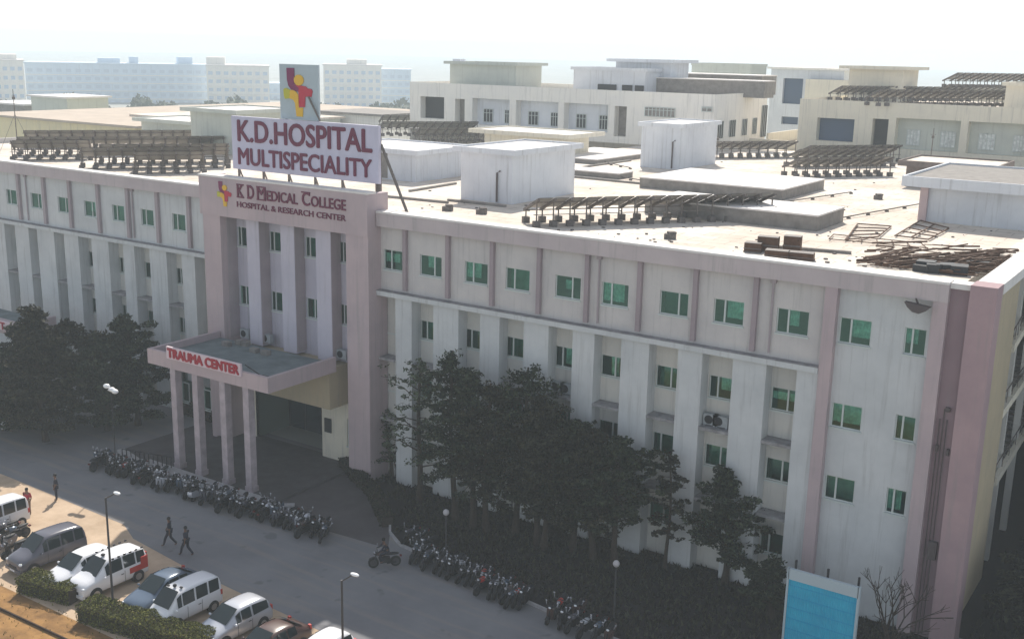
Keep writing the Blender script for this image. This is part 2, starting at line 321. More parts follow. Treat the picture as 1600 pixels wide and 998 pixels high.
# ------------------------------------------------------------------ hospital building
H = thing('hospital_building', 'long four storey white and pink hospital block with a projecting pink entrance portal and porch', 'building', (24, 6, 0))
def wall(name, x0, x1, z0, z1, y, holes, m, rev=0.16):
    """front wall (facing -Y) with real openings; holes: (xa, xb, za, zb)"""
    hs = [h for h in holes if h[0] > x0 and h[1] < x1 and h[2] > z0 and h[3] < z1]
    X = sorted({x0, x1, *[h[0] for h in hs], *[h[1] for h in hs]}); Z = sorted({z0, z1, *[h[2] for h in hs], *[h[3] for h in hs]})
    mb = MB()
    for i in range(len(X)-1):
        for k in range(len(Z)-1):
            cx, cz = (X[i]+X[i+1])/2, (Z[k]+Z[k+1])/2
            if any(h[0] < cx < h[1] and h[2] < cz < h[3] for h in hs): continue
            mb.quad((X[i], y, Z[k]), (X[i+1], y, Z[k]), (X[i+1], y, Z[k+1]), (X[i], y, Z[k+1]))
    for a, b, c, d in hs:
        mb.quad((a, y, c), (a, y+rev, c), (a, y+rev, d), (a, y, d)); mb.quad((b, y, c), (b, y, d), (b, y+rev, d), (b, y+rev, c))
        mb.quad((a, y, d), (b, y, d), (b, y+rev, d), (a, y+rev, d)); mb.quad((a, y, c), (b, y, c), (b, y+rev, c), (a, y+rev, c))
    return part(name, mb, m, H)
rw = random.Random(3)
def window(x0, x1, z0, z1, y, side=None, bright=0.0, parent=None, sill=True):
    """sliding window: frame with one mullion, two panes, sometimes a curtain"""
    side = rw.random() < .5 if side is None else side
    t = 0.055; yf = y+0.08; mb = MB()
    mb.box(x0, x1, yf, yf+0.07, z0, z0+t); mb.box(x0, x1, yf, yf+0.07, z1-t, z1); mb.box(x0, x0+t, yf, yf+0.07, z0+t, z1-t); mb.box(x1-t, x1, yf, yf+0.07, z0+t, z1-t)
    xm = x0+(x1-x0)*(0.36 if side else 0.66); mb.box(xm-0.045, xm+0.045, yf-0.012, yf+0.06, z0+t, z1-t)
    if sill: mb.box(x0-0.05, x1+0.05, y-0.06, y-0.003, z0-0.09, z0-0.01)
    f = part('window', mb, M['frame'], parent or H)
    for a, b in ((x0+t, xm-0.045), (xm+0.045, x1-t)):
        p = MB(); p.quad((a, yf+0.03, z0+t), (b, yf+0.03, z0+t), (b, yf+0.03, z1-t), (a, yf+0.03, z1-t)); part('pane', p, M['wglass'], f)
    if rw.random() < bright:
        q = MB(); a = x0+t if rw.random() < .5 else x0+(x1-x0)*rw.uniform(.3, .5); b = x1-t if rw.random() < .6 else x0+(x1-x0)*rw.uniform(.55, .8)
        if b-a < .3: b = x1-t
        n = 10; zt = z1-0.05-(rw.random() < .3)*rw.uniform(.2, .5); zb = z0+rw.uniform(.05, .55)
        for i in range(n):
            xa, xb = a+(b-a)*i/n, a+(b-a)*(i+1)/n; ya, yb = (yf+.12+(i % 2)*.06), (yf+.12+((i+1) % 2)*.06)
            q.quad((xa, ya, zb+rw.uniform(0, .05)), (xb, yb, zb), (xb, yb, zt), (xa, ya, zt))
        part('curtain_glint', q, M['curtain_glint'], f)  # pale folds also stand in for bright reflections in the panes
    else:
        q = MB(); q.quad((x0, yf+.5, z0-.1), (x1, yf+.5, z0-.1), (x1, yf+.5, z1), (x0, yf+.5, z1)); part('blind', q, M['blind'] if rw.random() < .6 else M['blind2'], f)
    return f

PZ, RZ = 17.7, 17.1          # parapet top, roof level
# --- right wing
fins = [(28.7, 30.0), (31.7, 33.6), (35.2, 36.6), (38.3, 40.0), (41.6, 43.0), (44.7, 46.4), (48.1, 49.5), (51.2, 53.0), (54.6, 55.7)]
w3 = [28.35, 31.25, 34.65, 37.6, 41.0, 44.0, 47.55, 50.65, 54.05, 57.1]
w2 = [27.75, 30.65, 34.1, 37.15, 40.6, 43.65, 47.1, 50.25, 53.7]
H3 = [(x-.83, x+.83, 14.0, 15.28) for x in w3[:-1]] + [(56.4, 57.95, 14.0, 15.28)] + [(59.5, 60.5, 13.95, 15.25)]
wall('top_floor_wall', 27.3, 55.7, 12.66, 16.75, 0.0, H3, M['white'])
low = []
for zc in (10.35, 6.5, 2.4):
    for x in w2: low.append((x-.68, x+.68, zc-.6, zc+.62))
wall('recessed_wall', 27.3, 55.7, 0, 12.37, 0.62, low, M['recess'])
end = [(56.4, 57.9, 9.7, 10.95), (59.5, 60.45, 9.7, 10.95), (56.4, 57.9, 5.9, 7.15), (59.45, 60.4, 5.9, 7.2)] + H3[9:]
wall('end_bay_wall', 56.3, 60.7, 0, 16.75, 0.0, end, M['fin'])
for h in H3: window(*h, 0.0, bright=.85)
for i, h in enumerate(low): window(*h, 0.62, bright=.22)
for h in end[:4]: window(*h, 0.0, bright=.35)
for a, b in fins:
    mb = MB(); mb.box(a, b, -0.30, 0.615, 0, 12.36); part('fin', mb, M['fin'], H)
    c = (a+b)/2
    if c < 55: mb = MB(); mb.box(c-.13, c+.13, -0.24, -0.003, 12.86, 16.74); part('pilaster', mb, M['pil'], H)
mb = MB(); mb.box(27.32, 55.68, -0.5, 0.61, 12.38, 12.66); part('string_course', mb, M['fin'], H)
mb = MB(); mb.box(27.32, 55.68, -0.49, -0.005, 12.665, 12.70); part('ledge_top', mb, M['ledge'], H)  # dark top strip: ledge stain plus a shadow line put into the colour
gaps = [(27.32, 28.7)] + [(fins[i][1], fins[i+1][0]) for i in range(8)]
for z in (8.15, 4.15):
    for a, b in gaps: mb = MB(); mb.box(a+.005, b-.005, -0.32, 0.61, z, z+.16); part('ledge', mb, M['ledge'], H)
# --- end of the right wing
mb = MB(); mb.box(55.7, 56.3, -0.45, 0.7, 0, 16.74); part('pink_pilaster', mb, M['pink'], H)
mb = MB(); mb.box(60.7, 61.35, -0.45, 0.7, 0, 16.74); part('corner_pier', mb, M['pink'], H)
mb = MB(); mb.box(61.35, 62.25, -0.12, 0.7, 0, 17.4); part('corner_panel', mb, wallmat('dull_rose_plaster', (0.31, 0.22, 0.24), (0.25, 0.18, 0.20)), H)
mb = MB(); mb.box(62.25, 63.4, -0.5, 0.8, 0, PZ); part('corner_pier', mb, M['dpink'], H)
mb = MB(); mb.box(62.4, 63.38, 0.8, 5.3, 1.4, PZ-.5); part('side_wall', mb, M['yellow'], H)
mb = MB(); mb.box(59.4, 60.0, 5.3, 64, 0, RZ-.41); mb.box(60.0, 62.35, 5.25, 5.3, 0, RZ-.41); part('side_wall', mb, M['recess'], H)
# --- parapets with their sunlit coping
def par(x0, x1, yf, z0=16.75, z1=PZ):
    mb = MB(); mb.box(x0, x1, yf, yf+0.55, z0, z1-.12); part('parapet', mb, M['parp'], H)
    mb = MB(); mb.box(x0, x1, yf-.04, yf+0.85, z1-.118, z1); part('coping', mb, M['cope'], H)
par(27.35, 61.35, -0.5)
mb = MB(); mb.box(61.36, 62.24, -0.3, 0.55, 17.4, 17.66); part('coping', mb, M['cope'], H)
mb = MB(); mb.box(62.3, 63.42, 0.82, 10.5, PZ-.5, PZ); part('parapet', mb, M['cope'], H)
mb = MB(); mb.box(61.4, 68.5, 10.6, 62, PZ-.8, PZ-.25); part('roof_terrace', mb, M['roof'], H)
mb = MB(); mb.box(66.5, 68.3, 16, 60, 0, PZ-.85); part('side_wall', mb, M['cream'], H)
# --- left wing, set back
Yf = 1.5
lf = [(aty(a, y, 1.2).x, aty(b, y, 1.2).x) for a, b, y in ((-16, 8, 370), (25, 46, 380), (60, 86, 390), (102, 124, 400), (145, 171, 410), (194, 211, 415), (235, 261, 420), (285, 305, 430))]
lf = [(-24.6, -22.7), (-21.2, -19.8)] + lf
lw3 = [aty(p, 320, 1.5).x for p in (19, 57, 99, 140, 184, 229, 278)]; lw3 = [-23.6, -20.6, -17.4] + lw3
lh3 = [(x-.72, x+.72, 14.0, 15.25) for x in lw3]
wall('top_floor_wall', -36, 12.3, 12.66, 16.75, Yf, lh3, M['fin'])
lgap = [(lf[i][1], lf[i+1][0]) for i in range(len(lf)-1)]
llow = []
for zc in (10.35, 6.5, 2.4):
    for a, b in lgap: c = (a+b)/2-.35; llow.append((c-.6, c+.6, zc-.62, zc+.62))
wall('recessed_wall', -36, 12.3, 0, 12.37, Yf+.62, llow, M['recess'])
for h in lh3[2:]: window(*h, Yf, bright=.3)
for i, h in enumerate(llow):
    if h[0] > -18: window(*h, Yf+.62, bright=.1)
for i, (a, b) in enumerate(lf):
    mb = MB(); mb.box(a, b, Yf-.3, Yf+.615, 0, 12.36); part('fin', mb, M['fin'], H)
for px in (28, 67, 107, 151, 197, 243, 292):
    c = aty(px, 300, 1.3).x; mb = MB(); mb.box(c-.16, c+.16, Yf-.22, Yf-.003, 12.86, 16.74); part('pilaster', mb, M['mauve'], H)
mb = MB(); mb.box(-36, 12.28, Yf-.5, Yf+.61, 12.38, 12.66); part('string_course', mb, M['fin'], H)
mb = MB(); mb.box(-36, 12.28, Yf-.49, Yf-.005, 12.665, 12.70); part('ledge_top', mb, M['ledge'], H)  # same dark strip, stain and painted shadow line in one
for z in (8.15, 4.15):
    for a, b in lgap: mb = MB(); mb.box(a+.005, b-.005, Yf-.3, Yf+.61, z, z+.16); part('ledge', mb, M['ledge'], H)
par(-36, 12.05, Yf-.5)
# --- pink portal
PX0, PX1, PF = 12.1, 27.3, -1.2
mb = MB(); mb.box(PX0, PX1, PF-.06, PF+.5, 16.15, 18.75); part('fascia', mb, M['pink'], H)
mb = MB(); mb.box(PX0-.03, PX1+.03, PF-.1, PF+.75, 18.752, 18.88); part('coping', mb, M['cope'], H)
mb = MB(); mb.box(PX1-.5, PX1, PF+.5, .7, 16.15, 18.75); mb.box(PX0, PX0+.5, PF+.5, .7, 16.15, 18.75); part('return_wall', mb, M['pink'], H)
mb = MB(); mb.box(PX0+.5, PX1-.5, PF+.5, 3.2, 17.12, 17.3); part('portal_roof', mb, M['roof'], H)
mb = MB(); mb.box(PX0+.2, 14.0, PF, 0.25, 0, 16.148); part('portal_pier', mb, M['pink'], H)
mb = MB(); mb.box(25.45, PX1-.003, PF, 0.6, 0, 16.148); part('portal_pier', mb, M['pink'], H)
pf = [(aty(a, y, -.7).x, aty(b, y, -.7).x) for a, b, y in ((385, 404, 360), (438, 459, 365), (493, 516, 370))]
for a, b in pf: mb = MB(); mb.box(a, b, -.7, 0.22, 7.4, 16.14); part('portal_fin', mb, M['lav'], H)
ph = []
for zc in (14.6, 10.45):
    for px in (375, 428, 484, 536): c = aty(px, 380, 0.25).x + .12; ph.append((max(c-.55, 14.06), c+.55, zc-.68, zc+.68))
for px, py in ((286, 612), (320, 624), (358, 632)): c = aty(px, py, 0.25); ph.append((c.x-.6, c.x+.6, c.z-.75, c.z+.75))
ph += [(24.1, 25.1, 5.9, 7.5), (24.0, 25.2, 1.4, 3.3)]
wall('portal_wall', 14.0, 25.45, 4.4, 16.16, 0.25, ph, M['lav'])
wall('portal_wall', 21.7, 25.45, 0.1, 4.4, 0.25, ph, M['cream'])
wall('portal_wall', 12.3, 15.3, 0.1, 4.4, 0.255, [], M['cream'])
for h in ph: window(*h, 0.25, bright=.05)
mb = MB(); mb.box(PX0+.02, 15.3, 0.26, 0.5, 0, 8); part('portal_wall', mb, M['recess'], H)
# darker mauve strips on the right flanks of pier and fins
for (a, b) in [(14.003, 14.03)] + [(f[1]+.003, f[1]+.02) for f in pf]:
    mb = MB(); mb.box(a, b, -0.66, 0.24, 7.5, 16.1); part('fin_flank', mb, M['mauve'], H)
# entrance recess
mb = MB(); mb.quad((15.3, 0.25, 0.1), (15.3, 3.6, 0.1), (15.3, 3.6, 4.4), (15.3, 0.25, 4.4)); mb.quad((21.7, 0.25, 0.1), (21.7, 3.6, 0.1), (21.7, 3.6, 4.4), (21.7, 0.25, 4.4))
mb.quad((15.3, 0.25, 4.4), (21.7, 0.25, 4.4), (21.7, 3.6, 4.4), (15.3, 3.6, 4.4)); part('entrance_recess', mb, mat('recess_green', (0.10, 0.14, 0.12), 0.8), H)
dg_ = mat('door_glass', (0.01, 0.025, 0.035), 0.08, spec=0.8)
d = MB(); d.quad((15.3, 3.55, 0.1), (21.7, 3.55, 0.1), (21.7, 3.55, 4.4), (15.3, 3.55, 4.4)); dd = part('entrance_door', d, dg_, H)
d = MB()
for x in (15.35, 16.9, 18.5, 20.1, 21.6): d.box(x-.05, x+.05, 3.46, 3.54, 0.1, 4.35)
d.box(15.4, 21.6, 3.47, 3.53, 2.6, 2.7); part('door_frame', d, M['trim'], dd)
mb = MB(); mb.box(22.0, 22.6, 0.16, 0.23, 2.0, 3.0); nb = part('notice_board', mb, M['dark'], H)
# --- porch
mb = MB(); mb.box(13.35, 24.5, -7.25, -7.0, 7.02, 8.0); mb.box(24.25, 24.5, -7.0, -1.25, 7.02, 8.0); mb.box(13.35, 13.6, -7.0, -1.25, 7.02, 8.0); part('porch_fascia', mb, M['pink'], H)
mb = MB(); mb.box(13.6, 24.25, -7.0, -1.22, 7.25, 7.55); part('porch_roof', mb, M['kotah'], H)
mb = MB(); mb.box(14.6, 24.2, -1.6, 0.24, 4.45, 7.24); part('porch_beam', mb, M['yellow'], H)
for x in (15.7, 17.8, 20.35, 22.45):
    for y in (-7.2,):
        mb = MB(); mb.box(x-.25, x+.25, y, y+.5, 0.16, 7.015); mb.box(x-.30, x+.30, y-.05, y+.55, 0.16, 0.5); part('porch_pillar', mb, mat('porch_pillar_paint', (0.50, 0.43, 0.46), 0.8, 0.35, 1.3) if x == 15.7 else bpy.data.materials['porch_pillar_paint'], H)
for px in (392, 420, 470, 500, 405):
    p = at(px, 530, 7.55); mb = MB(); mb.box(p.x-.3, p.x+.3, -1.9-(px % 3)*.4, -1.5-(px % 3)*.4, 7.55, 7.85); part('roof_clutter', mb, M['slab'], H)
# second porch, left, mostly outside the frame
mb = MB(); mb.box(-16, -4.4, -5.2, -4.9, 5.4, 6.5); mb.box(-4.7, -4.4, -4.9, -2.0, 5.4, 6.5); part('porch_fascia', mb, M['pink'], H)
mb = MB(); mb.box(-16, -4.7, -4.9, -2.0, 5.7, 6.0); part('porch_roof', mb, M['kotah'], H)
for x in (-14.5, -10, -5.2): mb = MB(); mb.box(x-.28, x+.28, -4.9, -4.4, 0, 5.7); part('porch_pillar', mb, bpy.data.materials['porch_pillar_paint'], H)
# --- roofs, floor slabs behind (close the block)
mb = MB(); mb.box(12.6, 61.3, 0.36, 64, RZ-.4, RZ); part('roof', mb, M['roof'], H)
mb = MB(); mb.box(-36, 12.5, 2.0, 34, RZ-.42, RZ-.01); part('roof', mb, M['roof'], H)
mb = MB(); mb.box(-36, 12.3, 34, 34.4, 0, RZ+.5); mb.box(-36.3, -36, 1.5, 34.4, 0, RZ+.5); part('rear_wall', mb, M['white'], H)
for z in (12.4, 8.2, 4.2): mb = MB(); mb.box(-35.9, 12.2, 2.3, 33.9, z-.2, z); mb.box(12.3, 61.1, 1.3 if z > 5 else 4.5, 40, z-.2, z+.004); part('floor_slab', mb, M['recess'], H)
mb = MB(); mb.box(12.3, 61.1, 14, 14.2, 0, 17); mb.box(-35.9, 12.3, 14, 14.2, 0, 16.6); part('corridor_wall', mb, M['recess'], H)
# raised roof slabs
for (x0, x1, y0, y1, h) in ((31.5, 43.3, 26.6, 36, .85), (38.5, 50.3, 13.9, 19, 1.0), (17.5, 25, 22.5, 27, .5), (15, 27.5, 30.5, 33, .5), (12.8, 20, 40, 52, .5)):
    mb = MB(); mb.box(x0, x1, y0, y1, RZ+.003, RZ+h-.1); s = part('raised_slab', mb, M['slab'], H)
    mb = MB(); mb.box(x0-.03, x1+.03, y0-.03, y1+.03, RZ+h-.098, RZ+h); part('slab_top', mb, M['cope'], s)
# low kerbs / expansion joints across the roof
for a, b in (((868, 275), (1000, 288)), ((870, 268), (985, 252)), ((640, 300), (712, 288)), ((600, 308), (700, 318)), ((1180, 385), (1330, 397)), ((700, 314), (790, 324))):
    p, q = at(*a, RZ), at(*b, RZ); mb = MB(); mb.bar((p.x, p.y, RZ+.08), (q.x, q.y, RZ+.08), .22, .16); part('roof_kerb', mb, M['slab'], H)

# rooftop rooms
def room(x0, x1, y0, y1, z0, ztop, m, ov=.45, th=.22, lip=.16, door=None, pipe=None, parent=None, topm=None):
    P = parent or H
    mb = MB(); mb.box(x0, x1, y0, y1, z0+.002, ztop-th); r = part('rooftop_room', mb, m, P)
    mb = MB(); mb.box(x0-ov, x1+ov, y0-ov, y1+ov, ztop-th, ztop); mb.box(x0-ov, x1+ov, y0-ov, y0-ov+.15, ztop+.001, ztop+lip); mb.box(x0-ov, x1+ov, y1+ov-.15, y1+ov, ztop+.001, ztop+lip)
    mb.box(x0-ov, x0-ov+.15, y0-ov+.15, y1+ov-.15, ztop+.001, ztop+lip); mb.box(x1+ov-.15, x1+ov, y0-ov+.15, y1+ov-.15, ztop+.001, ztop+lip); part('room_roof', mb, m, r)
    mb = MB(); mb.box(x0-ov+.16, x1+ov-.16, y0-ov+.16, y1+ov-.16, ztop+.002, ztop+.03); part('roof_screed', mb, topm or M['cope'], r)
    if door: mb = MB(); a, b, c, d_ = door; mb.box(a, b, y0-.03, y0-.004, c, d_); part('door', mb, M['slab'], r)
    if pipe: mb = MB(); mb.tube([(pipe, y0-.12, z0+.1), (pipe, y0-.12, ztop-1.5), (pipe+.25, y0-.12, ztop-1.35)], .07); part('pipe', mb, M['pipe'], r)
    return r
zA = aty(805, 238, 11.3).z
room(25.2, 29.6, 11.2, 19.6, RZ, zA, M['boxw'], pipe=28.4)
zB = aty(1055, 196, 41.5).z
room(23.9, 27.9, 41.3, 49.5, RZ, zB, M['boxw'], .3, pipe=27.2)
zC = aty(1447, 278, 23.2).z
room(54.3, 66, 23.2, 33, RZ, zC, M['boxw'], 1.3, th=.5, topm=M['slab'])
mb = MB(); mb.box(54.0, 54.5, 22.9, 23.15, RZ, zC-.5); part('room_pier', mb, M['pink'], H)
D0 = at(1402, 290, RZ); zD = aty(1402, 252, D0.y).z
room(D0.x+.6, D0.x+7.2, D0.y, D0.y+6, RZ, zD, mat('brown_plaster', (0.24, 0.20, 0.18), 0.9, 0.4, 2), .6, th=.3, topm=M['roof'])
zM = aty(885, 212, 41.9).z
room(aty(757, 215, 41.8).x, 15.2, 41.8, 46.6, RZ, zM, M['cream'], 1.2, th=.25)
zL = aty(650, 238, 16.9).z
room(7.8, 16.5, 16.9, 24, RZ, zL, M['boxw'], .5, door=(11.6, 13.6, RZ+.1, RZ+2.2))
for (px0, px1, pb, ptop, dep, m) in ((300, 372, 236, 170, 7, M['boxg']), (222, 299, 214, 186, 6, M['boxg'])):
    p = at(px0, pb, RZ); q = aty(px1, pb, p.y); zt = aty(px0, ptop, p.y).z
    room(p.x, q.x, p.y, p.y+dep, RZ if px0 > 250 else 14, zt, m, .7, topm=M['cope'])

# lettering and emblem on the portal fascia
yL = PF-.065
xa, xb = aty(370, 300, yL).x, aty(540, 318, yL).x
for s_, p0, p1, zt in (('K', 371, 381, 18.46), ('D', 387, 397, 18.46), ('M', 402, 415, 18.46), ('EDICAL', 417, 465, 18.28), ('C', 472, 484, 18.46), ('OLLEGE', 486, 540, 18.28)):
    text_mesh('lettering', s_, aty(p0, 300, yL).x, aty(p1, 310, yL).x, 17.62, zt, yL, .06, M['letter'], H, 0.05)
    if s_ in 'KDMC':
        ya = aty(p0, 300, yL).x; yb = aty(p1, 310, yL).x; mb = MB()
        for z_ in ((17.58, 17.66), (18.42, 18.5)) if s_ != 'C' else ((18.42, 18.5),): mb.box(ya-.05, yb+(.05 if s_ != 'D' else -.25), yL-.045, yL-.004, *z_)
        part('serif', mb, M['letter'], H)
text_mesh('small_lettering', 'HOSPITAL & RESEARCH CENTER', xa, xb, 16.95, 17.32, yL, .05, M['letter'], H, 0.03)
LOGO = dict(   # outlines read off the big emblem, 0..800 across, 0..1000 down
    lmar=[(200, 150), (325, 150), (325, 400), (400, 460), (390, 520), (270, 490), (225, 430), (205, 340)],
    lred=[(325, 400), (360, 415), (430, 420), (510, 430), (540, 460), (600, 465), (620, 500), (600, 590), (500, 590), (490, 755), (395, 760), (395, 600), (390, 520), (400, 460)],
    lyel=[(250, 500), (300, 490), (350, 520), (385, 570), (390, 770), (460, 765), (450, 910), (350, 910), (330, 700), (300, 650), (240, 630)],
    lgrn=[(140, 490), (180, 465), (235, 490), (250, 500), (240, 630), (160, 640), (145, 590)])
def emblem(x0, x1, z0, z1, y, parent, d=.05):
    for k, pts in LOGO.items():
        mb = MB(); mb.prism([(x0+(a-80)/620*(x1-x0), z1-(b-95)/870*(z1-z0)) for a, b in pts], y-d, y-.002); part('emblem_shape', mb, M[k], parent)
    mb = MB(); mb.prism([(x0+(400+78*math.cos(t)-80)/620*(x1-x0), z1-(335+85*math.sin(t)-95)/870*(z1-z0)) for t in [2*PI*i/20 for i in range(20)]], y-d-.01, y-.004); part('emblem_dot', mb, M['lyel'], parent)
e0 = aty(340, 300, yL).x; emblem(e0-.2, e0+1.6, 16.75, 18.65, yL, H)

# wall pipes near the corner and beside pilasters
mb = MB()
for i, px in enumerate((1474, 1478, 1482)):
    x = 61.55+i*.16; mb.tube([(x, -.2, .2), (x, -.2, 11.2+.5*(i == 1))], .028, 6)
mb.box(61.75, 61.95, -.3, -.125, 11.6, 11.8); mb.box(61.5, 61.62, -.3, -.125, 9.6, 9.9); mb.box(62.0, 62.12, -.3, -.125, 9.5, 9.8); mb.box(61.7, 62.1, -.36, -.125, 4.2, 5.1)
part('riser_pipes', mb, M['pipe'], H)
for px, y, z1 in ((934, -.1, 16.6), (1206, -.1, 16.6), (205, 1.4, 16.6), (40, 1.4, 16.6)):
    x = aty(px, 480 if px > 500 else 290, y).x; mb = MB(); mb.tube([(x, y, 12.9), (x, y, z1)], .055, 8); mb.box(x-.14, x+.14, y-.1, y+.08, z1-.1, z1+.14); part('downpipe', mb, M['mauve'], H)

def ac(x, y, z, label, grp='air conditioner units on the facade ledges'):
    t = thing('air_conditioner', label, 'air conditioner', (x, y, z), 0, grp)
    mb = MB(); mb.box(-.42, .42, -.17, .17, .06, .64); mb.box(-.4, -.3, -.15, .15, 0, .06); mb.box(.3, .4, -.15, .15, 0, .06); part('case', mb, M['acw'], t, False)
    mb = MB(); mb.tube([(-.1, -.176, .35), (-.1, -.185, .35)], .24, 16)
    part('fan_grille', mb, M['trim'], t, False)
    return t
for px, py, l in ((873, 603, 'grey air conditioner on a ledge above the dark tree row, left of its pair'), (887, 606, 'grey air conditioner on a ledge above the dark tree row, right of its pair'),
                  (1112, 655, 'left one of two air conditioners on the ledge right of the tree row'), (1127, 658, 'right one of two air conditioners on the ledge right of the tree row')):
    p = aty(px, py, .25); ac(p.x, .25, 8.32, l)
for px, l in ((388, 'air conditioner unit at the back of the porch roof, by the left portal pier'), (421, 'air conditioner unit standing on the porch roof between the second and third lavender fin'), (536, 'air conditioner unit at the right rear corner of the porch roof')):
    p = aty(px, 520, -.1); ac(p.x, -.15 if px > 500 else -.3, 7.56, l)
t = thing('floodlight', 'dark bowl shaped floodlight hung below the pink parapet near the right corner', 'floodlight', (aty(1433, 463, -.9).x, -.55, 16.2))
mb = MB(); n = 12
for j in range(2):
    pass
mb.prism([(-.55, .42), (.62, .30), (.45, .12), (.15, -.05), (-.15, .0), (-.4, .2)], -.35, .0); part('lamp_body', mb, M['pipe'], t, False)
mb = MB(); mb.bar((0, .05, .3), (-.1, -.1, .6), .06); part('bracket', mb, M['pipe'], t, False)

# ------------------------------------------------------------------ signs
SY = 1.0
sg = thing('rooftop_sign', 'large white rooftop sign board reading K.D.HOSPITAL MULTISPECIALITY on steel legs above the portal', 'sign', (20, SY, 17.3))
x0, x1 = 13.2, 26.4
mb = MB(); mb.box(x0, x1, SY-.12, SY+.12, 19.15, 22.75); part('board', mb, M['board'], sg)
a = aty(372, 240, SY-.13); text_mesh('lettering', 'K.D.HOSPITAL', aty(371, 200, SY-.13).x, aty(580, 222, SY-.13).x, 21.08, 22.5, SY-.125, .05, M['letter'], sg, 0.07)
text_mesh('lettering', 'MULTISPECIALITY', aty(372, 236, SY-.13).x, aty(580, 256, SY-.13).x, 19.5, 20.62, SY-.125, .05, M['letter'], sg, 0.07)
for x in (13.5, 15.9, 18.3, 20.7, 23.1, 26.0):
    mb = MB(); mb.bar((x, SY+.15, 17.3), (x, SY+.15, 19.4), .12); mb.bar((x-.1, SY+.15, 19.4), (x-.9, SY+1.8, 17.3), .08); part('leg', mb, M['steel'], sg)
mb = MB(); mb.bar((26.35, SY+.2, 21.6), (28.6, SY+.2, RZ+.1), .13); part('brace', mb, M['steel'], sg)
mb = MB(); mb.box(x0+.2, x1-.2, SY+.13, SY+.22, 19.3, 19.4); mb.box(x0+.2, x1-.2, SY+.13, SY+.22, 22.4, 22.5); mb.box(26.05, 26.3, SY+.13, SY+.3, 17.3, 22.6); part('frame', mb, M['steel'], sg)
lg = thing('emblem_board', 'upright grey-blue board with a red and yellow cross emblem above the hospital sign', 'sign', (19.6, SY+.3, 22.6))
lx0, lx1 = aty(439, 140, SY+.35).x, aty(499, 140, SY+.35).x
lzt = aty(468, 101, SY+.3).z
mb = MB(); mb.box(lx0, lx1, SY+.25, SY+.4, 22.76, lzt); part('board', mb, M['boardb'], lg)
emblem(lx0+.05, lx1-.05, 22.75, lzt-.02, SY+.25, lg, .06)
mb = MB(); mb.bar((lx1-.75, SY+.1, 24.3), (lx1+.25, SY+.1, 22.8), .09); mb.bar((lx0+.3, SY+.5, 21), (lx0+.3, SY+.5, 26), .1); mb.bar((lx1-.3, SY+.5, 21), (lx1-.3, SY+.5, 26), .1); part('brace', mb, M['steel'], lg)
ts = thing('trauma_sign', 'long low sign reading TRAUMA CENTER in red along the front edge of the porch', 'sign', (18, -7.2, 8.0))
tx0, tx1 = aty(263, 545, -7.2).x, aty(379, 570, -7.2).x
mb = MB(); mb.box(tx0, tx1, -7.38, -7.24, 7.72, 8.52); part('board', mb, M['signw'], ts)
text_mesh('lettering', 'TRAUMA CENTER', tx0+.12, tx1-.2, 7.84, 8.42, -7.385, .05, M['letter2'], ts, 0.15)
mb = MB(); mb.bar((tx1+.1, -7.1, 8.45), (tx1+1.3, -6.5, 7.6), .05); mb.box(tx1+.9, tx1+1.7, -6.7, -6.4, 7.55, 7.8); part('brace', mb, M['trim'], ts)
ls = thing('porch_sign', 'pale sign ending in a red T on the far left porch behind the dark trees', 'sign', (-8, -5.3, 6.2))
mb = MB(); mb.box(-12, -4.9, -5.36, -5.22, 5.75, 6.45); part('board', mb, M['signw'], ls)
text_mesh('lettering', 'T', aty(1, 522, -5.4).x, aty(8, 523, -5.4).x, 5.82, 6.36, -5.365, .05, M['letter2'], ls, 0.08)

# ------------------------------------------------------------------ solar arrays
NH, LH, LEN, SP = 1.65, 0.85, 2.1, 1.08
me_panel = mkmesh('panel', (lambda b: b.poly([(.05, -.1, NH+.06), (1.0, -.1, NH+.06), (1.0, LEN+.05, LH+.02), (.05, LEN+.05, LH+.02)]).poly([(.05, -.1, NH+.02), (.05, LEN+.05, LH-.02), (1.0, LEN+.05, LH-.02), (1.0, -.1, NH+.02)]))(MB()), M['panel'])
mb = MB(); mb.bar((0, -.35, NH+.06), (0, LEN+.25, LH-.12), .15, .16); me_raf = mkmesh('rafter', mb, M['steel'])
mb = MB(); mb.bar((0, 0, .3), (0, 0, NH-.1), .07); me_pn = mkmesh('post', mb, M['steel'])
mb = MB(); mb.bar((0, LEN-.1, .3), (0, LEN-.1, LH-.05), .07); me_pf = mkmesh('post', mb, M['steel'])
mb = MB(); mb.box(-.2, .2, -.2, .2, 0, .36); me_bl = mkmesh('ballast_block', mb, M['concrete'])
def array(p0, p1, z, label, base=None):
    a, b = at(*p0, z), at(*p1, z); d = b-a
    ang = math.radians(52); L = (d.x*math.cos(ang)+d.y*math.sin(ang))
    if base: ang = base
    n = max(3, int(round(L/SP)))
    t = thing('solar_array', label, 'solar array', (a.x, a.y, z), ang, 'solar panel arrays on the roofs')
    for i in range(n+1):
        inst('rafter', me_raf, t, (i*SP, 0, 0)); inst('post', me_pn, t, (i*SP, 0, 0)); inst('post', me_pf, t, (i*SP, 0, 0))
        inst('ballast_block', me_bl, t, (i*SP, 0, .002)); inst('ballast_block', me_bl, t, (i*SP, LEN-.1, .002))
        if i < n: inst('panel', me_panel, t, (i*SP+.02, 0, .07))
    mb = MB(); mb.bar((-.2, .35, NH-.2), (n*SP+.2, .35, NH-.2), .06); mb.bar((-.2, LEN-.3, LH-.05), (n*SP+.2, LEN-.3, LH-.05), .06); mb.bar((-.2, 0, .75), (n*SP+.2, 0, .75), .04); part('rail', mb, M['steel'], t, False)
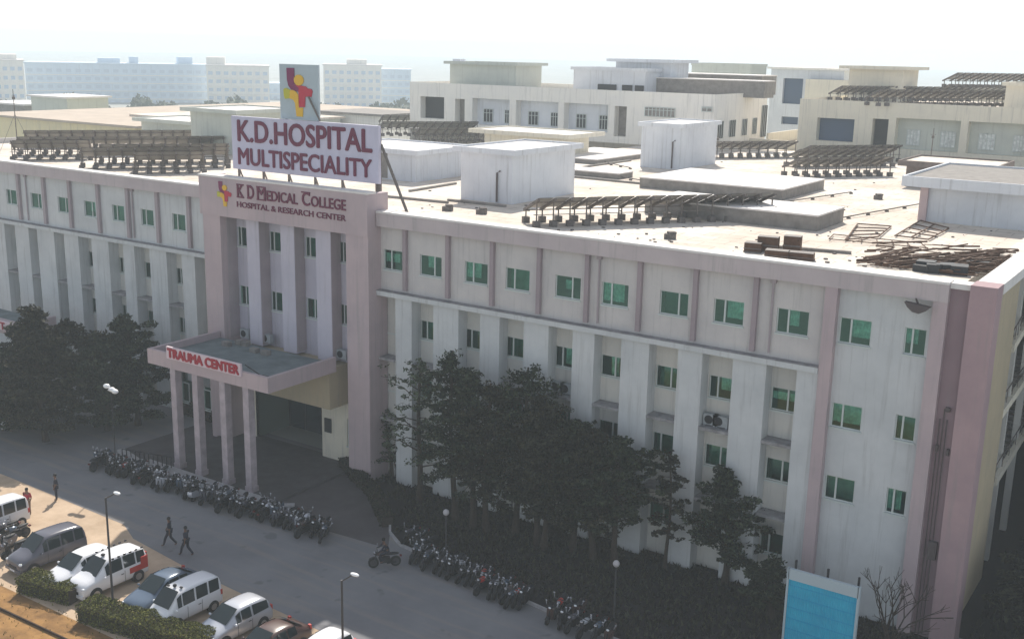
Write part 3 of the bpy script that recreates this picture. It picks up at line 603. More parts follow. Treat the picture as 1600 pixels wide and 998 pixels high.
arrs = [((838, 355), (1190, 342), RZ, 'long solar array nearest the viewer, along the front parapet behind the white stair room'),
    ((1113, 248), (1250, 247), RZ, 'solar array just right of the bluish white rooftop room'),
    ((1246, 262), (1400, 262), RZ, 'rear solar array left of the brown rooftop shed'), ((1244, 278), (1396, 277), RZ, 'front solar array left of the brown rooftop shed'),
    ((1262, 255), (1408, 254), RZ, 'hindmost solar array left of the brown rooftop shed'),
    ((40, 232), (345, 229), RZ, 'hindmost solar array on the left wing roof'), ((30, 244), (350, 241), RZ, 'second solar array from the back on the left wing roof, by the lattice mast'),
    ((158, 257), (352, 254), RZ, 'third solar array from the back on the left wing roof'), ((212, 272), (312, 271), RZ, 'short front solar array on the left wing roof by the parapet'),
    ((20, 251), (150, 250), RZ, 'short solar array at the left end of the left wing roof, under the mast'), ((128, 265), (352, 262), RZ, 'fourth solar array from the back on the left wing roof'),
    ((598, 201), (742, 203), RZ, 'back solar array on the roof right of the hospital sign'), ((598, 213), (748, 214), RZ, 'middle solar array on the roof right of the hospital sign'),
    ((655, 224), (752, 222), RZ, 'short front solar array on the roof right of the hospital sign')]
for a_ in arrs: array(*a_)

# ------------------------------------------------------------------ rear buildings
def bld(name, label, x0, x1, y0, y1, z1, m, roofm=None):
    t = thing(name, label, 'building', ((x0+x1)/2, y0, 0))
    mb = MB()
    mb.quad((x0, y1, 0), (x0, y0, 0), (x0, y0, z1), (x0, y1, z1)); mb.quad((x1, y0, 0), (x1, y1, 0), (x1, y1, z1), (x1, y0, z1)); mb.quad((x1, y1, 0), (x0, y1, 0), (x0, y1, z1), (x1, y1, z1))
    part('wall', mb, m, t); r = MB(); r.box(x0+.05, x1-.05, y0+.06, y1-.06, z1-.9, z1-.55); part('roof', r, roofm or M['roof'], t)
    mb = MB(); mb.box(x0, x1, y1-.2, y1-.003, z1-.55, z1); part('parapet', mb, m, t)
    return t
def front(t, name, x0, x1, z0, z1, y, holes, m, rev=.3):
    global H
    h, H = H, t; o = wall(name, x0, x1, z0, z1, y, holes, m, rev); H = h; return o
def wpart(t, x0, x1, z0, z1, y, m='dark', grid=3):
    mb = MB(); mb.quad((x0, y, z0), (x1, y, z0), (x1, y, z1), (x0, y, z1)); o = part('window', mb, M[m], t)
    mb = MB()
    for i in range(grid+1): x = x0+(x1-x0)*i/grid; mb.box(x-.04, x+.04, y-.05, y-.01, z0, z1)
    mb.box(x0+.04, x1-.04, y-.05, y-.01, z0, z0+.07); mb.box(x0+.04, x1-.04, y-.05, y-.01, z1-.07, z1); mb.box(x0+.04, x1-.04, y-.046, y-.012, z0+(z1-z0)*.68, z0+(z1-z0)*.68+.06); part('frame', mb, M['frame'], o)
# centre-rear building
BY = 64.0
A = bld('rear_building', 'long white and cream building behind the middle of the roof with a loggia of windows', -22.3, 21.1, BY, BY+15.7, 23.2, M['farw'])
X = lambda px, py: aty(px, py, BY).x
Z = lambda px, py: aty(px, py, BY).z
hA = [(X(657, 160), X(694, 160), 18.6, 21.4), (X(711, 165), X(726, 165), 18.2, 21.3), (X(738, 165), X(796, 175), 18.2, 21.5), (X(806, 180), X(872, 180), 18.2, 21.5), (X(881, 180), X(950, 180), 18.2, 21.5), (X(960, 180), X(979, 180), 17.9, 21.4)]
front(A, 'front_wall', -22.3, 21.1, 17.12, 23.2, BY, hA, M['farw'], 1.2)
for k in (0, 1, 5):
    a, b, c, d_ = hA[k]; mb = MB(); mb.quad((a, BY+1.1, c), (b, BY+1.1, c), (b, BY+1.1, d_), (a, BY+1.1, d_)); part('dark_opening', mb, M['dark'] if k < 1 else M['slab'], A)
mb = MB(); mb.quad((hA[2][0], BY+1.15, 18), (hA[4][1], BY+1.15, 18), (hA[4][1], BY+1.15, 21.6), (hA[2][0], BY+1.15, 21.6)); part('loggia_wall', mb, M['boxw'], A)
for px0, px1 in ((756, 770), (789, 799), (826, 841), (861, 872), (901, 916), (937, 950)): wpart(A, aty(px0, 180, BY+1.1).x, aty(px1, 180, BY+1.1).x, 18.5, 20.2, BY+1.1, 'dark', 3)
wpart(A, X(1008, 175), X(1055, 177), Z(1030, 183), Z(1030, 168), BY-.06, 'slab', 8); wpart(A, X(1097, 172), X(1113, 172), Z(1105, 175), Z(1105, 167), BY-.06, 'slab', 2)
for i, (pa, pb) in enumerate(((1122, 1131), (1141, 1150), (1161, 1168), (1177, 1183), (1190, 1198))):
    ya, yb = atx(pa, 185, 21.16).y, atx(pb, 185, 21.16).y; zb, zt = (18.3, 20.2) if i < 4 else (17.8, 21.6)
    mb = MB(); mb.quad((21.16, ya, zb), (21.16, yb, zb), (21.16, yb, zt), (21.16, ya, zt)); o = part('window', mb, M['dark'], A)
    mb = MB(); [mb.box(21.165, 21.2, ya+(yb-ya)*k/3-.03, ya+(yb-ya)*k/3+.03, zb, zt) for k in range(4)]; part('frame', mb, M['frame'], o)
def rroom(px0, px1, ptop, y, dep, m, ov, lab=None, zb=22.7, par=A):
    x0, x1 = aty(px0, ptop+20, y).x, aty(px1, ptop+20, y).x; zt = aty((px0+px1)/2, ptop, y).z
    return room(x0, x1, y, y+dep, zb, zt, m, ov, th=.2, parent=par)
rroom(703, 806, 99, BY+2, 6, M['boxg'], .6)
rroom(896, 1008, 108, BY+5, 6, M['boxw'], .3); rroom(962, 1048, 95, BY+9, 5, M['boxw'], .9); rroom(1080, 1172, 101, BY+35, 6, M['boxg'], .1)
mb = MB(); px = aty(713, 96, BY+3); mb.box(px.x-.6, px.x+.6, BY+3, BY+4.2, px.z-.3, px.z+.3); part('water_tank', mb, M['boxw'], A)
for px0, px1, py, dep in ((1010, 1195, 134, 3), (1010, 1190, 126, 5)):
    y = BY+8+(134-py); mb = MB(); mb.box(aty(px0, py, y).x, aty(px1, py, y).x, y, y+dep, 22.7, aty(px0, py-12, y).z); part('raised_slab', mb, M['slab'], A)
    zt = aty(px0, py-12, y).z; mb = MB(); mb.box(aty(px0, py, y).x-.1, aty(px1, py, y).x+.1, y-.1, y+dep, zt+.003, zt+.12); part('slab_top', mb, M['cope'], A)
for pa, pb in ((934, 963), (972, 988), (992, 1006)):
    y = BY+4.9; mb = MB(); mb.box(aty(pa, 139, y).x, aty(pb, 139, y).x, y-.05, y-.01, 22.8, 23.7); part('louvre', mb, M['dark'], A)
# link block between them
T = bld('link_tower', 'pale tower with a large blue-grey opening between the two rear buildings', 9.7, 20.7, 110, 118, 25.6, M['farw'])
front(T, 'front_wall', 9.7, 20.7, 0, 25.6, 110, [(aty(1223, 140, 110).x, aty(1254, 140, 110).x, 20.6, 24.3), (aty(1221, 185, 110).x, aty(1247, 185, 110).x, 17.6, 18.7)], M['boxw'], .6)
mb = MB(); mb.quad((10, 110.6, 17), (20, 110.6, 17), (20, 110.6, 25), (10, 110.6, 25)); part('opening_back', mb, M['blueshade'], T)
mb = MB(); mb.box(9.2, 21.2, 109.5, 118, 25.61, 25.9); part('roof_slab', mb, M['farw'], T)
mb = MB(); mb.box(15.6, 23, 108.5, 109.9, 0, 24.3); part('yellow_bay', mb, M['cream'], T)
K = thing('linking_roof', 'low sunlit roof with pale parapets between the centre-rear building and the right-rear building', 'building', (26, 60, 0))
mb = MB(); mb.box(21.3, 28.2, 66, 109, 16.4, 16.9); part('roof', mb, M['roof'], K)
mb = MB(); mb.box(21.4, 28.2, 74, 74.3, 16.91, 17.9); mb.box(21.2, 21.45, 80, 108, 16.91, 18.2); part('parapet', mb, M['cream'], K)
# right-rear building
BY2 = 70.8
B = bld('right_rear_building', 'cream building with a dark garage-like opening and windowed loggia, right rear, solar arrays on top', 28.4, 82, BY2, BY2+30, 22.9, M['cream'])
X = lambda px, py: aty(px, py, BY2).x
hB = [(X(1276, 200), X(1334, 203), 18.4, 20.9), (X(1362, 205), X(1387, 205), 18.0, 21.1), (X(1398, 210), X(1499, 215), 18.0, 21.3), (X(1511, 215), X(1606, 225), 18.0, 21.3), (X(1616, 215), X(1700, 225), 18.0, 21.3)]
front(B, 'front_wall', 28.4, 82, 0, 22.9, BY2, hB, M['cream'], 1.2)
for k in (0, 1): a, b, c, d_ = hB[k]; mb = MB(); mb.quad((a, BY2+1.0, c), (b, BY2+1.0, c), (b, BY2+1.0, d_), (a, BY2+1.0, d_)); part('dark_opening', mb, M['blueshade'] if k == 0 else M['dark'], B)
mb = MB(); mb.quad((hB[2][0], BY2+1.15, 17.8), (hB[4][1], BY2+1.15, 17.8), (hB[4][1], BY2+1.15, 21.4), (hB[2][0], BY2+1.15, 21.4)); part('loggia_wall', mb, M['boxg'], B)
for px0, px1 in ((1417, 1437), (1470, 1493), (1530, 1555), (1584, 1604)): wpart(B, aty(px0, 215, BY2+1.1).x, aty(px1, 215, BY2+1.1).x, 18.4, 20.1, BY2+1.1, 'curtain_glint', 4)
rroom(1326, 1410, 106, 85, 7, M['cream'], 1.0, par=B, zb=22.4)
rroom(1570, 1680, 133, 79, 7, M['cream'], .4, par=B, zb=22.4)
for p0, p1, z, l in (((1312, 158), (1478, 157), 22.5, 'solar array on the right-rear cream building, left part of its roof'), ((1372, 166), (1602, 166), 22.5, 'front solar array on the right-rear cream building, behind its parapet'),
        ((1478, 153), (1602, 152), 22.5, 'middle solar array on the right-rear building roof at the right edge'), ((1492, 137), (1602, 134), 24.2, 'far solar array on the skyline at the upper right')): array(p0, p1, z, l)

mb = MB(); r = random.Random(8)
for i in range(5200):
    u = r.random(); ln = 430+r.uniform(-25, 25); d_ = ray(-60+u*760, 150); k = ln/math.hypot(d_.x, d_.y); p = CP+d_*k; h = (5+2.5*math.sin(u*37)+1.5*math.sin(u*91))*r.random()
    q = Vector((p.x, p.y, max(.3, h))); a = Vector((r.gauss(0, 1), r.gauss(0, 1), r.gauss(0, 1))).normalized()*1.1; b = a.cross(Vector((r.gauss(0, 1), r.gauss(0, 1), 1))).normalized()*1.1; mb.poly([q-a, q+b, q+a, q-b])
solo('distant_trees', mb, M['leafm'], 'hazy belt of distant trees in front of the far apartment blocks', 'trees', kind='stuff')
# left rear and far buildings
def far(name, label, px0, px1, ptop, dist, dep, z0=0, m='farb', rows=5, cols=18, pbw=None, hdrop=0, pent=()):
    d0, d1 = ray(px0, ptop), ray(px1, ptop)
    a = CP + d0*(dist/math.hypot(d0.x, d0.y)); b = CP + d1*(dist/math.hypot(d1.x, d1.y)); zt = (a.z+b.z)/2
    v = b-a; L = math.hypot(v.x, v.y); ang = math.atan2(v.y, v.x)
    t = thing(name, label, 'building', (a.x, a.y, 0), ang)
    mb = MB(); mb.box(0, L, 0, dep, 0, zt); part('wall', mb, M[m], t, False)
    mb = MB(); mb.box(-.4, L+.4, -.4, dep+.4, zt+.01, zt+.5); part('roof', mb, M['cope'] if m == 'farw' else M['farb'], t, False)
    fh = 3.6; n = 0
    for r in range(rows):
        z = zt-1.2-(r+1)*fh+1.0
        mb = MB()
        mb.box(.2, L-.2, -.35, -.01, z-1.3, z-1.0); part('balcony_band', mb, M['farw'], t, False)
    for r in range(rows):
        z = zt-1.2-(r+1)*fh+1.0
        for c in range(cols):
            if n >= 100: break
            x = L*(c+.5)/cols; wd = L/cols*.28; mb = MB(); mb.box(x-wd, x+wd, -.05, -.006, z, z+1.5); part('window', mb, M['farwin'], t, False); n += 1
    for (f0, f1, h) in pent: mb = MB(); mb.box(L*f0, L*f1, dep*.2, dep*.8, zt+.51, zt+.5+h); part('penthouse', mb, M[m], t, False)
    return t
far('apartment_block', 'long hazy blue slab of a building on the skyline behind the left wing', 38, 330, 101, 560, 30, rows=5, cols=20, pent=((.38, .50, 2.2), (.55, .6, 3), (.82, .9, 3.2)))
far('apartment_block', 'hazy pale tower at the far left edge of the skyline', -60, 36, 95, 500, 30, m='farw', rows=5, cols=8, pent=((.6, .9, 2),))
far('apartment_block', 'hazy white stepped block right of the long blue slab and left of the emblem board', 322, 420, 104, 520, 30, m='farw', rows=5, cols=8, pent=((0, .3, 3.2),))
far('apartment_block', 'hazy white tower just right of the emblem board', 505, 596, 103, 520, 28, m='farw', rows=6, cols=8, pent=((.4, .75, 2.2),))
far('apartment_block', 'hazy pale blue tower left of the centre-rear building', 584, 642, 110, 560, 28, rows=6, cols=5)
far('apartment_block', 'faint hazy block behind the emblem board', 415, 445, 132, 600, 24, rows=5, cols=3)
# low buildings behind the left wing
def lowb(label, px0, px1, pbase, ptop, z0, dep, m, roofm='cope', ov=.5):
    p = at(px0, pbase, z0); q = aty(px1, pbase, p.y); zt = aty(px0, ptop, p.y).z
    t = thing('low_building', label, 'building', ((p.x+q.x)/2, p.y, 0)); mb = MB(); mb.box(p.x, q.x, p.y, p.y+dep, 0, zt); part('wall', mb, M[m], t)
    mb = MB(); mb.box(p.x-ov, q.x+ov, p.y-ov, p.y+dep+ov, zt+.01, zt+.3); part('roof', mb, M[roofm], t); return t
lowb('low pale yellow building with a broad roof behind the left solar arrays', -30, 214, 212, 180, 14, 60, 'lowy', 'tanroof')
lowb('small greenish rooftop block on the pale yellow building', 50, 106, 176, 151, 15.5, 8, 'boxg', 'cope')
lowb('dark fronted low block at the left edge behind the mast', -20, 39, 172, 161, 15, 8, 'slab', 'cope')
lowb('low cream building with a dark roof edge right of the emblem board', 500, 596, 200, 176, 15.5, 10, 'farw', 'slab')
lowb('low grey green block between the yellow building and the hospital sign', 212, 372, 212, 182, 14.5, 20, 'boxg', 'roof')

# ------------------------------------------------------------------ roof clutter
def mast(px, pb, pt, label, z=RZ, guy=True, r=.05):
    p = at(px, pb, z); top = aty(px, pt, p.y).z; t = thing('antenna_mast', label, 'mast', tuple(p))
    mb = MB(); mb.tube([tuple(p), (p.x, p.y, top)], [r*1.2, r*.7], 6); part('pole', mb, M['steel'], t)
    mb = MB(); mb.bar((p.x-.25, p.y, top-.6), (p.x+.25, p.y, top-.6), .04); mb.box(p.x-.1, p.x+.1, p.y-.1, p.y+.1, top-.95, top-.7); part('antenna', mb, M['steel'], t)
    if guy:
        mb = MB()
        for dx, dy in ((-1.6, -.8), (1.4, .9)): mb.bar((p.x, p.y, p.z+(top-p.z)*.6), (p.x+dx, p.y+dy, p.z), .025)
        part('guy_wire', mb, M['steel'], t)
mast(28, 236, 140, 'tall thin guyed mast on the left wing roof')
mast(1452, 268, 200, 'thin lightning rod beside the rear brown shed', guy=False)
mast(1120, 246, 205, 'short pole at the left end of the array beside the bluish room', guy=False, r=.04)
def barframe(name, label, pts, bars, m='rust', t=.07, lift=.1):
    P = [at(px, py, RZ) for px, py in pts]; mb = MB(); r = random.Random(len(pts)*7)
    def L(u, v):
        a = P[0].lerp(P[1], u); b = P[3].lerp(P[2], u); q = a.lerp(b, v); return (q.x, q.y, RZ+lift+r.uniform(0, .06))
    for u in [i/bars[0] for i in range(bars[0]+1)]: mb.bar(L(u, 0), L(u, 1), t)
    for v in [i/bars[1] for i in range(bars[1]+1)]: mb.bar(L(0, v), L(1, v), t)
    solo(name, mb, M[m], label, 'scrap metal')
barframe('rusty_grid', 'rusty rectangular steel frame lying on the roof below the solar arrays, left one', [(1322, 377), (1372, 373), (1392, 356), (1340, 352)], (1, 4))
barframe('rusty_grid', 'rusty steel frame lying at the foot of the corner roof room', [(1398, 371), (1450, 377), (1482, 360), (1438, 347)], (2, 4))
barframe('rusty_truss', 'long thin rusty ladder-like truss lying on the bright roof', [(1295, 376), (1450, 392), (1440, 384), (1302, 369)], (6, 1), t=.05)
mb = MB(); r = random.Random(5)
for i in range(290):
    u = r.random()**.7; px = 1325+240*u; py = 432-abs(r.gauss(0, 1))*13-u*8+ (0 if u > .5 else -18+36*u)
    py = min(py, 414+22*u)
    p = at(px, py, RZ); a = r.uniform(-.5, .9)+.3; L = r.uniform(.6, 3.2); z = RZ+.06+abs(r.gauss(0, .18))
    if p.x > 61.6 or p.y < 1.0: continue
    q = (min(p.x+L*math.cos(a), 62), max(1.0, p.y+L*math.sin(a)), z+r.uniform(-.05, .25)); mb.bar((p.x, p.y, z), q, r.choice((.04, .06, .09)))
solo('scrap_heap', mb, M['rust'], 'tangle of rusty bars and scrap along the parapet by the right corner of the roof', 'scrap', kind='stuff')
for i, (px, py, w_, l) in enumerate(((1478, 428, 1.2, 'black tarpaulin-like lump in the scrap near the roof corner'), (1520, 420, 1.0, 'dark lump of scrap closest to the corner pier'), (1440, 424, .9, 'left dark lump among the rusty bars by the parapet'))):
    p = at(px, py, RZ); mb = MB(); rr = random.Random(i)
    for k in range(5): mb.box(p.x+rr.uniform(-w_, w_)*.6-.3, p.x+rr.uniform(0, w_)*.6+.3, p.y+rr.uniform(-.3, .3), p.y+rr.uniform(.4, .9), RZ, RZ+rr.uniform(.2, .5), rr.uniform(-.5, .5))
    solo('scrap_lump', mb, M['dark'], l, 'scrap')
cr = ((1175, 385, .9, .5, 'leftmost dark crate on the roof edge'), (1198, 384, 1.1, .8, 'taller dark crate with a pale sheet, second from the left on the roof edge'), (1236, 386, .9, .9, 'tallest brown crate of the pile by the parapet'), (1212, 396, 1.2, .45, 'low brown crate in front of the pile by the parapet'), (1250, 398, 1.3, .4, 'long low dark crate at the right end of the pile'))
for px, py, w_, h_, l in cr:
    p = at(px, py+10, RZ); p.y = max(p.y, 1.3); t = thing('crate', l, 'crate', (p.x, p.y, RZ), .2)
    mb = MB(); mb.box(-w_/2, w_/2, 0, .7, .08, h_); part('box', mb, M['rust'], t, False)
    mb = MB(); [mb.box(-w_/2-.03, w_/2+.03, y, y+.1, 0, .08) for y in (0, .3, .6)]; mb.box(-w_/2-.03, w_/2+.03, -.03, -.005, h_*.4, h_*.5); mb.box(-w_/2, w_/2, .02, .68, h_+.002, h_+.03); part('slats', mb, M['steel'], t, False)
for px, py, l in ((1371, 312, 'single dark brick-like block alone on the bright roof at the right'), (1045, 374, 'grey block by the parapet below the long array'), (1207, 352, 'pale block at the right end of the long array'), (697, 330, 'dark lump near the parapet left of the white stair room'), (750, 335, 'dark lump at the foot of the white stair room')):
    p = at(px, py, RZ); mb = MB(); mb.box(p.x-.35, p.x+.3, p.y, p.y+.4, RZ, RZ+.3, .3); mb.box(p.x-.2, p.x+.25, p.y+.1, p.y+.5, RZ+.3, RZ+.42, .8); solo('rubble_block', mb, M['concrete'], l, 'rubble')
mb = MB(); r = random.Random(11)
for i in range(170):
    px, py = r.choice(((r.uniform(600, 1250), r.uniform(315, 395)), (r.uniform(1000, 1560), r.uniform(360, 420)), (r.uniform(640, 1400), r.uniform(250, 350)))); p = at(px, py, RZ)
    if p.y < 1.2 or p.x > 60.5: continue
    s = r.uniform(.03, .10); mb.box(p.x-s, p.x+s, p.y-s, p.y+s*.6, RZ, RZ+s*.8, r.uniform(0, 3))
solo('roof_rubble', mb, M['concrete'], 'small stones and debris scattered over the bright hospital roof', 'rubble', kind='stuff', loc=(40, 10, RZ))

for i, (a_, b_, l) in enumerate((((880, 262), (1110, 300), 'long thin pipe running across the bright roof right of the near white stair room'), ((660, 262), (716, 258), 'short pipe beside the near white stair room'),
        ((1130, 330), (1330, 300), 'thin pipe crossing the raised slab area towards the brown shed'), ((1260, 350), (1440, 318), 'thin cable-like pipe on the bright roof below the brown shed'), ((900, 245), (985, 262), 'thin pipe left of the bluish rooftop room'))):
    a, b = at(*a_, RZ+.15), at(*b_, RZ+.15); mb = MB(); mb.tube([tuple(a), tuple(a.lerp(b, .5)+Vector((0, .2, 0))), tuple(b)], .045, 6)
    for k in range(7): q = a.lerp(b, k/6); mb.box(q.x-.12, q.x+.12, q.y-.08, q.y+.08, RZ, RZ+.13)
    solo('roof_pipe', mb, M['steel'], l, 'pipe')
# external ramps and stairs on the right flank
st = thing('external_staircase', 'beige zigzag outside staircase against the right flank of the hospital', 'staircase', (61.5, 12, 0))
for (pa, pb) in (((1560, 742), (1600, 677)), ((1568, 640), (1600, 594)), ((1583, 540), (1600, 512))):
    a, b = atx(*pa, 62.8), atx(*pb, 62.8); d = b-a; b2 = a+d*1.9; a = a-d*.15; mb = MB(); mb.bar(tuple(a), tuple(b2), .25, .45); part('stringer', mb, M['cream'], st)
    mb = MB()
    for k in range(14): q = a+(b2-a)*((k+.5)/14); mb.box(60.3, 62.65, q.y-.16, q.y+.16, q.z-.1, q.z+.05)
    part('steps', mb, M['slab'], st)
    mb = MB(); mb.bar((a.x, a.y, a.z+1), (b2.x, b2.y, b2.z+1), .05); [mb.bar((q.x, q.y, q.z), (q.x, q.y, q.z+1), .035) for q in [a+(b2-a)*k/8 for k in range(9)]]; part('handrail', mb, M['steel'], st)
for y in (6.6, 11.0, 16): mb = MB(); mb.box(62.4, 62.75, y-.2, y+.2, 0, 16.6); part('column', mb, M['recess'], st)
for z in (4.2, 8.4, 12.6): mb = MB(); mb.box(60.02, 62.39, 5.5, 6.3, z-.2, z); mb.box(60.02, 62.39, 17, 19, z-.2, z); part('landing', mb, M['recess'], st)

# ------------------------------------------------------------------ vegetation
def leafball(mb, c, R, n, s, r, flat=.8):
    for _ in range(n):
        while True:
            x, y, z = r.uniform(-1, 1), r.uniform(-1, 1), r.uniform(-1, 1)
            q = x*x+y*y+z*z
            if q < 1: break
        p = Vector((c[0]+x*R, c[1]+y*R, c[2]+z*R*flat)); a = Vector((r.gauss(0, 1), r.gauss(0, 1), r.gauss(0, .7))).normalized()
        b = a.cross(Vector((r.gauss(0, 1), r.gauss(0, 1), r.gauss(0, 1)))).normalized(); L = s*r.uniform(.6, 1.4)
        mb.poly([p-a*L, p+b*L*.42, p+a*L, p-b*L*.42])
def tree(loc, h, rad, label, m='leafd', seed=1, dens=1.0, conic=.5, trunk=.2, low=.28, grp='trees in front of the hospital', leaf=.125, sparse=False, name='leafy_tree'):
    r = random.Random(seed); t = thing(name, label, 'tree', (loc[0], loc[1], 0.0), 0, grp)
    tk = MB(); lean = (r.uniform(-.25, .25), r.uniform(-.25, .25))
    ax = lambda u: Vector((lean[0]*u*h*.15+.12*math.sin(u*5+seed), lean[1]*u*h*.15+.1*math.cos(u*4), u*h*.93))
    tk.tube([ax(i/8) for i in range(9)], [trunk*(1-.09*i)*(1 if i else 1.3) for i in range(9)], 8)
    cr_ = MB(); nb = int(34*(1 if not sparse else .8)); limbs = MB()
    for i in range(nb):
        u = low+(1-low)*(i+.5)/nb; s0 = ax(u*.97); th = i*2.399+r.uniform(-.4, .4)
        prof = (1-((u-low)/(1-low))**1.4*conic-.0) * (0.75+.35*math.sin(min(1, (u-low)/.25)*PI/2)) * (1 if u < .85 else (1-u)/.15*.7+.3)
        L = rad*prof*r.uniform(.55, 1.3); up = r.uniform(-.02, .45)*L
        e = s0+Vector((math.cos(th)*L, math.sin(th)*L, up)); mid = s0.lerp(e, .5)+Vector((0, 0, .12*L))
        limbs.tube([s0, mid, e], [trunk*.35*(1-u*.6), trunk*.2*(1-u*.5), .015], 5)
        for k in range(3 if L < 1 else 5):
            f = .35+.65*(k+r.random()*.6)/4.6; q = s0.lerp(e, min(1, f))+Vector((r.gauss(0, .18)*rad*.6, r.gauss(0, .18)*rad*.6, r.gauss(0, .14)*rad*.5))
            leafball(cr_, q, r.uniform(.14, .40)*rad*.74*(1 if not sparse else .8), int((72 if not sparse else 34)*dens), leaf, r, .36)
    for _ in range(5): leafball(cr_, ax(.97)+Vector((r.gauss(0, .2), r.gauss(0, .2), r.uniform(-.3, .35))), .35, int(40*dens), leaf, r)
    part('trunk', tk, M['bark'], t, False); part('limbs', limbs, M['bark'], t, False); part('crown', cr_, M[m], t, False)
    return t
def base(px, py): p = at(px, py); return (p.x, p.y)
TR = [ # base px, top px(y), radius, label, material
  ((652, 782), 545, 2.3, 'feathery pale green tree beside the portal, thin enough to see the wall through', 'leafm', .35, .35, dict(sparse=True, leaf=.13)),
  ((708, 812), 528, 2.3, 'tall dark tiered tree, the tallest in the row, second from the portal', 'leafd', .62, .75, {}),
  ((758, 832), 575, 2.3, 'dark brownish tree third in the row from the portal', 'leafb', .6, .5, {}),
  ((806, 835), 552, 2.4, 'dark tree with spreading upper branches in the middle of the row', 'leafd', .62, .35, {}),
  ((850, 860), 640, 2.3, 'low broad brown green tree right of the row middle', 'leafb', 1, .3, {}),
  ((893, 862), 646, 2.2, 'dark rounded tree in front of the fifth recessed bay', 'leafd', 1, .35, {}),
  ((735, 826), 556, 2.2, 'dark slender-topped tree filling the gap before the third tall tree of the row', 'leafd', .6, .5, {}),
  ((835, 852), 598, 2.3, 'dark brown tree filling the gap right of the row middle', 'leafb', .6, .4, {}),
  ((925, 874), 655, 2.1, 'dark tree pressed between two rounded trees at the right half of the row', 'leafb', .6, .4, {}),
  ((960, 886), 668, 2.1, 'dark round tree with a clear stem near a garden lamp', 'leafd', 1, .3, dict(low=.36)),
  ((1040, 892), 690, 1.1, 'slim straggly tree with a thin bare stem', 'leafb', .5, .3, dict(sparse=True, low=.3, trunk=.12)),
  ((1133, 912), 718, 1.9, 'conical dark tree standing apart at the right of the row', 'leafd', .95, .7, {}),
  ((610, 742), 640, 1.6, 'small leafy tree against the right pier of the portal', 'leafm', .5, .4, dict(sparse=True)),
  ((1200, 965), 868, 1.2, 'low dark shrub-like tree just left of the blue hoarding', 'leafd', .8, .3, {}),
]
for i, (b_, top, rad, lab, m, dens, con, kw) in enumerate(TR):
    p = base(*b_); h = aty(b_[0], top, p[1]).z; kw.setdefault('low', .24); tree(p, h, rad, lab, m, 20+i, dens, con, **kw)
TL = [((70, 690), 468, 2.9, 'tall dark tree at the left whose layered top reaches the second floor', 'leafb', .55), ((112, 672), 496, 2.9, 'dark purple-brown tree right of the tallest left tree', 'leafb', .35),
  ((168, 672), 520, 2.4, 'green tinged bushy tree left of the porch', 'leafd', .3), ((214, 664), 492, 2.5, 'rounded tree with a short bare stem next to the porch', 'leafd', .3),
  ((15, 668), 545, 2.8, 'dark broad tree at the left edge of the picture, under the porch sign', 'leafd', .3), ((-45, 660), 530, 2.8, 'dark tree cut off by the left edge', 'leafd', .3), ((52, 655), 512, 2.6, 'low filler tree behind the globe lamp at the left', 'leafb', .3)]
for i, (b_, top, rad, lab, m, con) in enumerate(TL):
    p = base(*b_); h = aty(b_[0], top, p[1]).z; tree(p, h, rad, lab, m, 60+i, 1.1, con, low=.10, grp='trees left of the porch', leaf=.16)
for i, (x, y, h, rad, l) in enumerate(((67, 3, 4.5, 2.5, 'dark tree beyond the right corner of the hospital, nearest'), (69, 9, 6.5, 3.2, 'dark tree in the shade of the right flank, in the middle'), (72.5, 16, 8, 3.6, 'dark tree farther back along the right flank'), (67.5, -3, 2.6, 2.2, 'low dark bush at the bottom right corner'))):
    tree((x, y), h, rad, l, 'leafb', 90+i, .9, .3, low=.1, grp='trees beyond the right flank', leaf=.2)
# bare shrub by the blue hoarding
t = thing('bare_shrub', 'leafless branching shrub with wiry twigs right of the blue hoarding', 'shrub', (61.0, -4.0, 0)); mb = MB(); r = random.Random(4)
def twig(mb, p, d, L, rr, n):
    q = p+d*L; mb.tube([tuple(p), tuple(q)], [rr, rr*.7], 5)
    if n:
        for _ in range(2+(r.random() < .4)): twig(mb, q, (d+Vector((r.gauss(0, .45), r.gauss(0, .45), r.uniform(-.1, .25)))).normalized(), L*.72, rr*.65, n-1)
for _ in range(3): twig(mb, Vector((0, 0, 0)), Vector((r.gauss(0, .25), r.gauss(0, .2), 1)).normalized(), 1.7, .07, 4)
part('branches', mb, M['bark'], t, False)
# hedges
def hedge(label, pts, wd, h, seed=1, name='hedge', m='hedge', s=.055):
    r = random.Random(seed); mb = MB(); P = [Vector((*p, 0)) for p in pts]
    for a, b in zip(P, P[1:]):
        L = (b-a).length; d = (b-a)/L; n_ = Vector((-d.y, d.x, 0)); N = int(L*wd*h*900*(.07/s)**2)
        for _ in range(N):
            u, v, w_ = r.random(), r.uniform(-1, 1), r.random()
            k = r.random()
            if k < .4: w_ = 1-abs(r.gauss(0, .03))
            elif k < .8: v = math.copysign(1-abs(r.gauss(0, .05)), v)
            hh = h*(1+.08*math.sin(u*L*2.1)+.05*math.sin(u*L*5.3)); p = a+d*(u*L)+n_*(v*wd/2)+Vector((0, 0, w_*hh))
            x = Vector((r.gauss(0, 1), r.gauss(0, 1), r.gauss(0, 1))).normalized(); y = x.cross(Vector((r.gauss(0, 1), r.gauss(0, 1), 1))).normalized(); q = s*r.uniform(.6, 1.3)
            mb.poly([p-x*q, p+y*q*.5, p+x*q, p-y*q*.5])
    core = [(a, b) for a, b in zip(P, P[1:])]; c0 = pts[0]
    t = thing(name, label, 'hedge', (c0[0], c0[1], 0)); part('foliage', mb, M[m], t)
    mb = MB()
    for a, b in core: mb.bar((a.x, a.y, h*.42), (b.x, b.y, h*.42), wd*.8, h*.8)
    part('core', mb, M['bark'], t)
